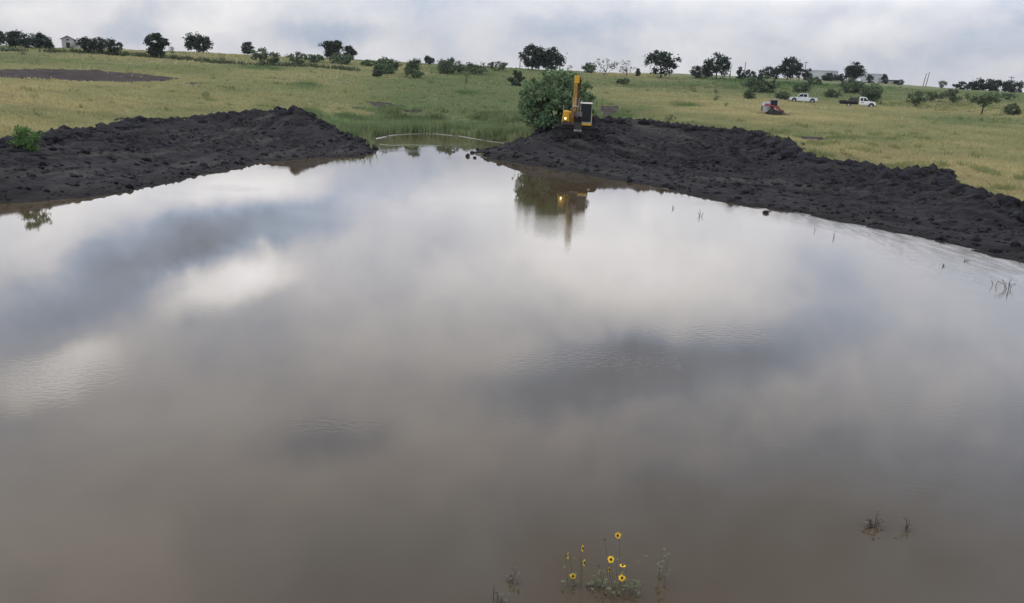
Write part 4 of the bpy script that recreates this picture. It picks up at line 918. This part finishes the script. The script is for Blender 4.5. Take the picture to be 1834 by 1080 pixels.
# ------------------------------------------------------------------ vehicles on the far slope
def wheel(parent, x, y, r=.39, w=.27):
    wb = MB().disc((x, y, r), (0, 1, 0), r, w, 18).build('wheel', M['black'], parent)
    s = 1 if y > 0 else -1; MB().disc((x, y + s * (w / 2 + .006), r), (0, 1, 0), r * .6, .02, 14).build('rim', M['rim'], wb)
def facing(p, toward_right):
    """heading with the nose along +x local, side on to the view"""
    return -math.atan2(p[0], p[1]) + (0 if toward_right else math.pi)
def pickup():
    p = ground_hit(1438, 184.5); t = thing('pickup_truck', 'silver white crew cab pickup facing left on the slope', 'pickup', (p[0], p[1], p[2] + .05), facing(p, False))
    w = .96
    b = MB(); b.prism([(-2.85, .55), (-2.85, 1.12), (-.95, 1.14), (.95, 1.16), (2.35, 1.10), (2.72, 1.0), (2.88, .75), (2.88, .5), (2.3, .42), (-2.5, .42)], 'y', -w, w, bev=.06); body = b.build('body', M['silver'], t)
    MB().prism([(-.98, 1.1), (-.80, 1.84), (-.6, 1.92), (.55, 1.92), (.8, 1.84), (1.45, 1.14)], 'y', -w + .08, w - .08, bev=.06).build('cab', M['silver'], t)
    for s in (-1, 1):
        y0 = s * (w - .085); y1 = s * (w - .07)
        MB().prism([(-.72, 1.22), (-.62, 1.76), (.02, 1.78), (.02, 1.22)], 'y', y0, y1).build('rear_window', M['glass'], t); MB().prism([(.1, 1.22), (.1, 1.78), (.62, 1.76), (1.2, 1.22)], 'y', y0, y1).build('front_window', M['glass'], t)
        for x in (-1.85, 1.85):
            MB().disc((x, s * (w - .05), .5), (0, 1, 0), .5, .13, 20).build('wheel_arch', M['black'], t); wheel(t, x, s * (w - .1))
        MB().box(2.66, 2.84, s * (w - .35) - .14, s * (w - .35) + .14, .82, 1.0).build('headlight', M['pin'], t); MB().box(-2.88, -2.8, s * (w - .12) - .07, s * (w - .12) + .07, .75, 1.1).build('tail_light', M['red'], t)
        MB().box(.98, 1.14, s * (w + .02), s * (w + .2), 1.18, 1.38).build('mirror', M['black'], t)
        for x in (-.35, .65): MB().box(x, x + .18, s * (w + .0), s * (w + .02), 1.0, 1.04).build('door_handle', M['black'], t)
    MB().prism([(.80, 1.80), (1.38, 1.2), (1.42, 1.22), (.84, 1.83)], 'y', -w + .16, w - .16).build('windscreen', M['glass'], t)
    MB().box(-2.7, -1.05, -w + .12, w - .12, 1.10, 1.145).build('bed_floor', M['interior'], t); MB().box(2.82, 2.94, -w + .05, w - .05, .5, .68).build('bumper', M['rim'], t); MB().box(-2.98, -2.84, -w + .05, w - .05, .5, .66).build('bumper', M['rim'], t)
pickup()
def flatbed():
    p = ground_hit(1532, 193.5); t = thing('flatbed_truck', 'white cab truck with a black flatbed and tank facing right on the slope', 'truck', (p[0], p[1], p[2] + .05), facing(p, True)); w = .98
    MB().prism([(.45, .6), (.45, 1.98), (.65, 2.06), (1.45, 2.06), (1.72, 1.95), (2.30, 1.32), (3.3, 1.22), (3.5, 1.0), (3.52, .55)], 'y', -w + .04, w - .04, bev=.07).build('cab', M['white'], t)
    for s in (-1, 1):
        y0, y1 = s * (w - .045), s * (w - .03)
        MB().prism([(.72, 1.32), (.72, 1.86), (1.18, 1.88), (1.18, 1.32)], 'y', y0, y1).build('rear_window', M['glass'], t); MB().prism([(1.28, 1.32), (1.28, 1.88), (1.6, 1.84), (2.08, 1.32)], 'y', y0, y1).build('front_window', M['glass'], t)
        MB().box(.9, 1.35, y0 if s > 0 else y1, y1 if s > 0 else y0, .88, 1.15).build('door_panel', M['grey'], t)
        MB().disc((2.75, s * (w - .03), .5), (0, 1, 0), .52, .1, 20).build('wheel_arch', M['black'], t); wheel(t, 2.75, s * (w - .1), .42); wheel(t, -1.3, s * (w - .08), .42); wheel(t, -1.3, s * (w - .42), .42)
        MB().box(3.36, 3.5, s * .62 - .14, s * .62 + .14, .84, 1.06).build('headlight', M['pin'], t); MB().box(1.95, 2.1, s * (w + .02), s * (w + .22), 1.34, 1.6).build('mirror', M['black'], t)
    MB().prism([(1.74, 1.92), (2.26, 1.36), (2.30, 1.38), (1.78, 1.95)], 'y', -w + .14, w - .14).build('windscreen', M['glass'], t); MB().box(3.5, 3.62, -w, w, .5, .76).build('bumper', M['rim'], t)
    MB().box(-3.2, .38, -1.15, 1.15, .92, 1.06).box(-3.0, .4, -.4, .4, .6, .92).build('flatbed_deck', M['black'], t)
    MB().box(.28, .40, -1.1, 1.1, 1.06, 2.0).build('headboard', M['black'], t)
    MB().prism([(-1.5, 1.065), (-1.5, 1.5), (-1.1, 1.9), (.2, 1.95), (.2, 1.065)], 'y', -.8, .8, bev=.05).build('tank', M['steel'], t)
    for s in (-1, 1): MB().box(-3.1, -1.6, s * 1.0 - .05, s * 1.0 + .05, 1.06, 1.3).build('side_rail', M['black'], t)
flatbed()
def loader():
    p = ground_hit(1384, 207); t = thing('track_loader', 'small grey and red compact track loader with bucket lowered to the right', 'track loader', (p[0], p[1], p[2] + .14), facing(p, True) + .12)
    for s in (-1, 1):
        MB().prism([(-.75, .0), (.72, .0), (.98, .24), (.8, .48), (-.3, .82), (-.62, .78), (-.95, .3)], 'y', s * .95 - .2, s * .95 + .2, bev=.04).build('track', M['black'], t)
        MB().disc((-.45, s * 1.165, .52), (0, 1, 0), .16, .03, 14).build('sprocket', M['steel'], t)
        for x in (-.5, -.1, .3, .65): MB().disc((x, s * 1.165, .16), (0, 1, 0), .1, .03, 10).build('roller', M['steel'], t)
        arm = MB(); arm.prism([(-1.35, 1.2), (-1.25, 1.42), (-.6, 1.36), (.55, 1.12), (1.1, .6), (1.2, .25), (1.0, .22), (.88, .52), (.4, .94), (-.6, 1.18)], 'y', s * .80 - .06, s * .80 + .06); arm.build('lift_arm', M['red'], t)
        MB().tube([(-1.0, s * .9, .7), (-.5, s * .9, 1.15)], .05, 8).build('lift_cylinder', M['steel'], t)
        for x in (.42, -.62): MB().box(x - .05, x + .05, s * .58 - .05, s * .58 + .05, .75, 2.05).build('cab_post', M['grey'], t)
        MB().box(-.56, .36, s * .59 - .012, s * .59 + .012, 1.0, 1.98).build('side_window', M['glass'], t)
    MB().prism([(-1.55, .3), (-1.62, 1.2), (-1.45, 1.62), (-.68, 1.72), (-.62, .8), (.5, .8), (.5, .3)], 'y', -.70, .70, bev=.05).build('body', M['greyp'], t)
    MB().box(-1.67, -1.625, -.5, .5, .45, 1.15).build('rear_grille', M['black'], t)
    MB().box(-.74, .56, -.68, .68, 2.05, 2.15).build('cab_roof', M['grey'], t); MB().box(-.45, .05, -.28, .28, .81, 1.0).box(-.5, -.38, -.28, .28, 1.0, 1.55).build('seat', M['red'], t)
    MB().prism([(.52, .75), (.70, .75), (.66, 1.15), (.52, 1.25)], 'y', -.55, .55).build('front_panel', M['red'], t)
    MB().prism([(1.05, .02), (2.45, .0), (2.45, .05), (1.75, .14), (1.35, .34), (1.3, .66), (1.05, .70)], 'y', -1.05, 1.05).build('bucket', M['steel'], t)
loader()

# ------------------------------------------------------------------ farm buildings
def yaw(p): return -math.atan2(p[0], p[1])
def barn():
    p = at_dist(122, 81, 292); t = thing('barn', 'weathered grey wooden barn with long low wing on the left skyline', 'barn', p, yaw(p) - .12)
    w = 3.4; MB().prism([(-w / 2, -.5), (w / 2, -.5), (w / 2, 2.9), (0, 3.75), (-w / 2, 2.9)], 'y', 0, 6).build('wall', M['tin'], t)
    rf = MB()
    for s in (-1, 1): rf.bar((s * -.02, 3.0, 3.86), (s * (w / 2 + .5), 3.0, 2.72), 6.8, .1, up=(0, 0, 1))
    rf = MB(); rf.prism([(-w / 2 - .45, 2.75), (0, 3.84), (w / 2 + .3, 2.84), (w / 2 + .3, 2.94), (0, 3.96), (-w / 2 - .45, 2.85)], 'y', -.4, 6.3); rf.build('roof', M['tinroof'], t)
    MB().prism([(w / 2 + .004, -.5), (w / 2 + 10, -.5), (w / 2 + 10, 2.0), (w / 2 + .004, 2.3)], 'y', .8, 5.5).build('wing_wall', M['tin'], t)
    MB().prism([(w / 2 + .3, 2.72), (w / 2 + 10.4, 2.02), (w / 2 + 10.4, 2.1), (w / 2 + .3, 2.82)], 'y', .3, 6.0).build('wing_roof', M['tinroof'], t)
    MB().box(-.55, .55, -.03, -.004, -.1, 1.9).build('doorway', M['interior'], t); MB().box(-.3, .3, -.03, -.004, 2.45, 2.95).build('loft_opening', M['interior'], t)
    for x in (2.6, 5.0, 7.4): MB().box(w / 2 + x - .5, w / 2 + x + .5, .77, .796, .2, 1.6).build('opening', M['interior'], t)
barn()
def shed(px, py, wpx, top, d, label, name, cat, wall, roof, ribs, low):
    p = at_dist(px, py, d); k = mpp(p); r = ray(px, top); r = r / math.hypot(r[0], r[1]); h = CAM_H + r[2] * d - p[2]; w = wpx * k; t = thing(name, label, cat, p, yaw(p))
    MB().box(-w / 2, w / 2, 0, 7, -.6, h).build('wall', M[wall], t)
    MB().prism([(-w / 2 - .2, h + .003), (w / 2 + .2, h + .003), (w / 2 + .2, h + .12), (low * w, h + .42), (-low * w, h + .42), (-w / 2 - .2, h + .12)], 'y', -.25, 7.25).build('roof', M[roof], t)
    for i in range(ribs):
        x = -w / 2 + (i + .5) * w / ribs; MB().box(x - .07, x + .07, -.05, -.003, 0, h - .1).build('wall_rib', M[wall], t)
    MB().box(w * .22, w * .22 + 1.4, -.06, -.004, 0, 1.9).build('door', M['grey'], t); return t
shed(1474, 140, 48, 127.5, 352, 'long pale grey metal building on the right skyline', 'metal_building', 'building', 'wallw', 'wallw', 12, .4)
shed(1562, 149, 40, 133.5, 358, 'white metal shed right of the tall tree between the buildings', 'metal_shed', 'shed', 'wallw', 'wallw', 9, .3)
shed(1603, 149, 28, 145.3, 362, 'low dark-roofed house at the right end of the farmstead', 'farm_house', 'house', 'tin', 'roofd', 4, .3)
for px, b, top, d, lab, arm in [(931, 123, 102, 268, 'thin utility pole just left of the big dark tree pair', 0), (762, 118, 99, 260, 'thin utility pole left of the small dark tree on the middle skyline', 0), (1333, 135, 111, 302, 'utility pole between two dark bushes on the right skyline', 0),
                               (1308, 134, 119, 300, 'short thin pole right of the large skyline tree', 0), (1440, 140, 110, 335, 'utility pole right of the ragged pointed tree', 1), (1516, 144, 117, 350, 'utility pole left of the tall tree between the buildings', 0),
                               (1653, 152, 131, 340, 'left pole of the twin leaning poles on the right skyline', 0), (1658, 152, 128.5, 340, 'right and taller pole of the twin leaning poles on the right skyline', 0), (1807, 164, 136, 322, 'utility pole rising behind the far right tree clump', 1)]:
    p = at_dist(px, b, d); r = ray(px, top); r = r / math.hypot(r[0], r[1]); h = CAM_H + r[2] * d - p[2]
    t = thing('utility_pole', lab, 'pole', p, yaw(p), 'utility poles along the skyline'); ln = .55 if 1650 < px < 1660 else 0
    MB().tube([(0, 0, -.5), (ln, 0, h)], [.15, .10], 8).build('pole', M['wood'], t)
    if arm: MB().box(-.9 + ln, .9 + ln, -.06, .06, h - .5, h - .36).build('crossarm', M['wood'], t)
for px, b, hp, lab in [(1410, 208, 8, 'pale survey stake at the tip of the loader bucket'), (1471, 196, 6, 'left one of two pale survey stakes below the silver pickup'), (1477, 196.5, 7, 'right one of two pale survey stakes below the silver pickup'), (1615, 216, 7, 'pale survey stake alone in the grass right of the flatbed truck')]:
    p = ground_hit(px, b); h = hp * mpp(p) * 1.0; t = MB().bar((0, 0, -.1), (.03, 0, h), .045, .04).build('survey_stake', M['stake']); t.location = p; tag(t, lab, 'stake', 'survey stakes in the pasture')
# short fence posts along the weedy fence row on the left skyline
for i, (px, py, lab) in enumerate([(225, 99, 'fence post right of the barn trees, nearest the barn'), (262, 102, 'fence post just left of the tall narrow-waisted tree'), (312, 103, 'fence post just right of the tall narrow-waisted tree'), (340, 106, 'fence post below the wide round skyline tree'), (402, 112, 'fence post beside the pale thin shrub on the slope')]):
    p = ground_hit(px, py)
    if p is None: continue
    o = MB().tube([(0, 0, -.2), (0, 0, 1.35)], .07, 6).build('fence_post', M['wood']); o.location = p
    tag(o, lab, 'fence post', 'fence posts of the left fence row')

# ------------------------------------------------------------------ plants standing in the water
def place_h(px, py, base):
    """point above a water base point that shows at a pixel, in the upright plane facing the camera"""
    r = ray(px, py); t = base[1] / r[1]; return np.array([r[0] * t, base[1], CAM_H + r[2] * t])
def flower(parent, c, nrm, R, seed, bud=False):
    rr = random.Random(seed); nrm = Vector(nrm).normalized(); u = nrm.cross(Vector((0, 0, 1))); u = u.normalized() if u.length > .1 else Vector((1, 0, 0)); v = nrm.cross(u); c = Vector(c)
    d = MB(); n_ = 10; d.add([c + nrm * .022] + [c + (u * math.cos(6.283 * k / n_) + v * math.sin(6.283 * k / n_)) * R * .34 + nrm * .012 for k in range(n_)] + [c + (u * math.cos(6.283 * k / n_) + v * math.sin(6.283 * k / n_)) * R * .3 - nrm * .012 for k in range(n_)],
                             [(0, 1 + k, 1 + (k + 1) % n_) for k in range(n_)] + [(1 + k, 1 + n_ + k, 1 + n_ + (k + 1) % n_, 1 + (k + 1) % n_) for k in range(n_)] + [tuple(range(1 + n_, 1 + 2 * n_))])
    fl = d.build('flower_head', M['stem'] if bud else M['disc'], parent)
    q = MB(); m_ = 15
    for k in range(m_):
        a = 6.283 * (k + rr.uniform(-.25, .25)) / m_; L = R * rr.uniform(.85, 1.1) * (.5 if bud else 1); e = u * math.cos(a) + v * math.sin(a); s = u * -math.sin(a) + v * math.cos(a); up = rr.uniform(-.12, .18) * L
        p0, p1, p2 = c + e * R * .28, c + e * (R * .28 + (L - R * .28) * .5) + nrm * up * .6, c + e * L + nrm * up; wd = R * .15
        q.add([p0 - s * wd * .5, p0 + s * wd * .5, p1 + s * wd, p1 - s * wd, p2, p1 + nrm * .004], [(0, 1, 5), (1, 2, 5), (0, 5, 3), (2, 4, 5), (4, 3, 5)])
    q.build('petals', M['stem'] if bud else M['petal'], fl)
def sunflower(label, base_px, heads, seed, leaves, extra):
    b = hit(*base_px); rr = random.Random(seed); t = thing('sunflower_plant', label, 'sunflower', b, 0, 'wild sunflowers standing in the pond')
    st = MB()
    for (px, py, nrm, R, bud) in heads:
        q = place_h(px, py, (0, b[1] + rr.uniform(-.12, .12))) - b; r0 = np.array([rr.uniform(-.08, .08), rr.uniform(-.05, .05), -.3]); mid = (r0 + q) / 2 + np.array([(q[0]) * .12, 0, .06])
        st.tube([tuple(r0), tuple(mid), tuple(q - np.array([nrm[0], nrm[1], nrm[2]]) * .03)], [.0032, .003, .0024], 5); flower(t, tuple(q), nrm, R * 1.05, seed + int(px), bud)
    st.build('stem', M['stem'], t)
    for k in range(leaves):
        px, py = rr.uniform(*extra[0]), rr.uniform(*extra[1]); q = place_h(px, py, (0, b[1] + rr.uniform(-.2, .2))) - b
        if q[2] < .02 or rr.random() < .55: q = np.array([rr.uniform(-.22, .26), rr.uniform(-.1, .1), rr.uniform(.01, .16)])
        L = rr.uniform(.035, .085); a = rr.uniform(0, 6.28); e = Vector((math.cos(a), math.sin(a), rr.uniform(-.6, .2))).normalized(); s_ = e.cross(Vector((0, 0, 1))).normalized() * L * .36; c = Vector(q)
        l_ = MB(); l_.add([c, c + e * L * .4 + s_ + Vector((0, 0, .008)), c + e * L, c + e * L * .4 - s_ + Vector((0, 0, .008)), c + e * L * .4], [(0, 4, 1), (1, 4, 2), (2, 4, 3), (3, 4, 0)])
        if k % 3 == 0: l_.tube([tuple(c), tuple(Vector((c.x * .75, c.y * .75, c.z * .3 - .1)))], .002, 4)
        l_.build('leaf', M['stem'], t)
sunflower('left wild sunflower with four yellow heads mostly turned sideways', (1040, 1050), [(1017, 995, (-.97, -.12, .12), .047, False), (1043, 982, (.93, -.25, .15), .048, False), (1046, 1008, (.9, -.32, .18), .048, False), (1026, 1032, (.35, -.7, .6), .046, False)], 11, 26, ((1005, 1062), (990, 1052)))
sunflower('right wild sunflower with round yellow heads facing the dam', (1108, 1058), [(1107, 959, (-.65, -.7, .25), .048, False), (1094, 1002, (.2, -.7, .65), .050, False), (1090, 1020, (.95, -.25, .1), .04, False), (1115, 1013, (.1, .1, 1), .045, False), (1114, 1035, (.02, -.75, .66), .050, False), (1083, 966, (-.2, -.3, .9), .03, True), (1072, 1013, (-.4, -.4, .8), .028, True)], 23, 56, ((1070, 1155), (985, 1062)))
def sprig(label, base_px, tips, mat_, r=.006, name='dead_weed', group='dead weed stems standing in the water', leafy=0, seed=1):
    b = hit(*base_px); t = thing(name, label, 'weed', b, 0, group); rr = random.Random(seed); st = MB(); lf = MB()
    for (px, py) in tips:
        q = place_h(px, py, (0, b[1])) - b; m_ = q * .5 + np.array([rr.uniform(-.05, .05), rr.uniform(-.03, .03), .03]); r0 = np.array([rr.uniform(-.06, .06), 0, -.2]); st.tube([tuple(r0), tuple(m_), tuple(q)], [r, r * .8, r * .4], 4)
        for k in range(leafy):
            f = rr.uniform(.35, 1); c = Vector(q * f) + Vector((rr.uniform(-.04, .04), rr.uniform(-.04, .04), 0)); L = rr.uniform(.04, .1); a = rr.uniform(0, 6.28); e = Vector((math.cos(a), math.sin(a), rr.uniform(-.3, .5))) * L; s = e.cross(Vector((0, 0, 1))) * .25
            lf.add([c, c + e * .5 + s, c + e, c + e * .5 - s], [(0, 1, 2, 3)])
    st.build('stem', M[mat_], t)
    if leafy: lf.build('leaves', M[mat_], t)
sprig('dark dead stem pair low in the water left of the sunflowers', (917, 1040), [(918, 1018), (927, 1024), (912, 1030)], 'dead', .006, leafy=3, seed=2)
sprig('thin dead stems at the bottom frame edge left of the sunflowers', (888, 1075), [(886, 1046), (893, 1060), (905, 1068)], 'dead', .006, leafy=4, seed=3)
sprig('faint pale stalks right of the sunflowers', (1184, 1035), [(1186, 985), (1203, 992), (1176, 1002), (1192, 1015)], 'stem', .0035, leafy=3, seed=4)
sprig('dark tangle of drowned twigs alone in the brown water at lower right', (1566, 942), [(1545, 930), (1558, 927), (1573, 914), (1580, 930), (1550, 938)], 'dead', .008, leafy=8, seed=5)
sprig('single drooping drowned twig right of the dark tangle', (1624, 948), [(1618, 925), (1630, 930), (1624, 938)], 'dead', .007, leafy=3, seed=6)
sprig('leafy drowned weed near the right frame edge below the mud bank', (1806, 518), [(1795, 500), (1812, 498), (1820, 508), (1786, 503), (1808, 507)], 'dead', .014, leafy=8, seed=7)
sprig('smaller drowned weed left of the leafy one near the right frame edge', (1782, 512), [(1776, 502), (1788, 504)], 'dead', .012, leafy=5, seed=8)
sprig('thin upright stem trio in open water below the right bank bend', (1255, 387), [(1253, 375), (1261, 379), (1249, 381)], 'dead', .016, leafy=1, seed=9)
sprig('single stem left of the stem trio in open water', (1205, 374), [(1204, 367), (1208, 371)], 'dead', .016, leafy=1, seed=10)
sprig('short stem in the water off the middle of the right bank', (1493, 426), [(1495, 416), (1492, 420)], 'dead', .016, leafy=1, seed=11)
sprig('short stem left of its twin off the middle of the right bank', (1460, 414), [(1459, 408)], 'dead', .014, seed=12)
sprig('floating black twig near the right bank', (1690, 477), [(1690, 472), (1694, 475)], 'dead', .02, leafy=1, seed=13)
sprig('dark leaf clump floating closest to the right bank', (1731, 468), [(1728, 465), (1736, 467)], 'dead', .03, leafy=4, seed=14)
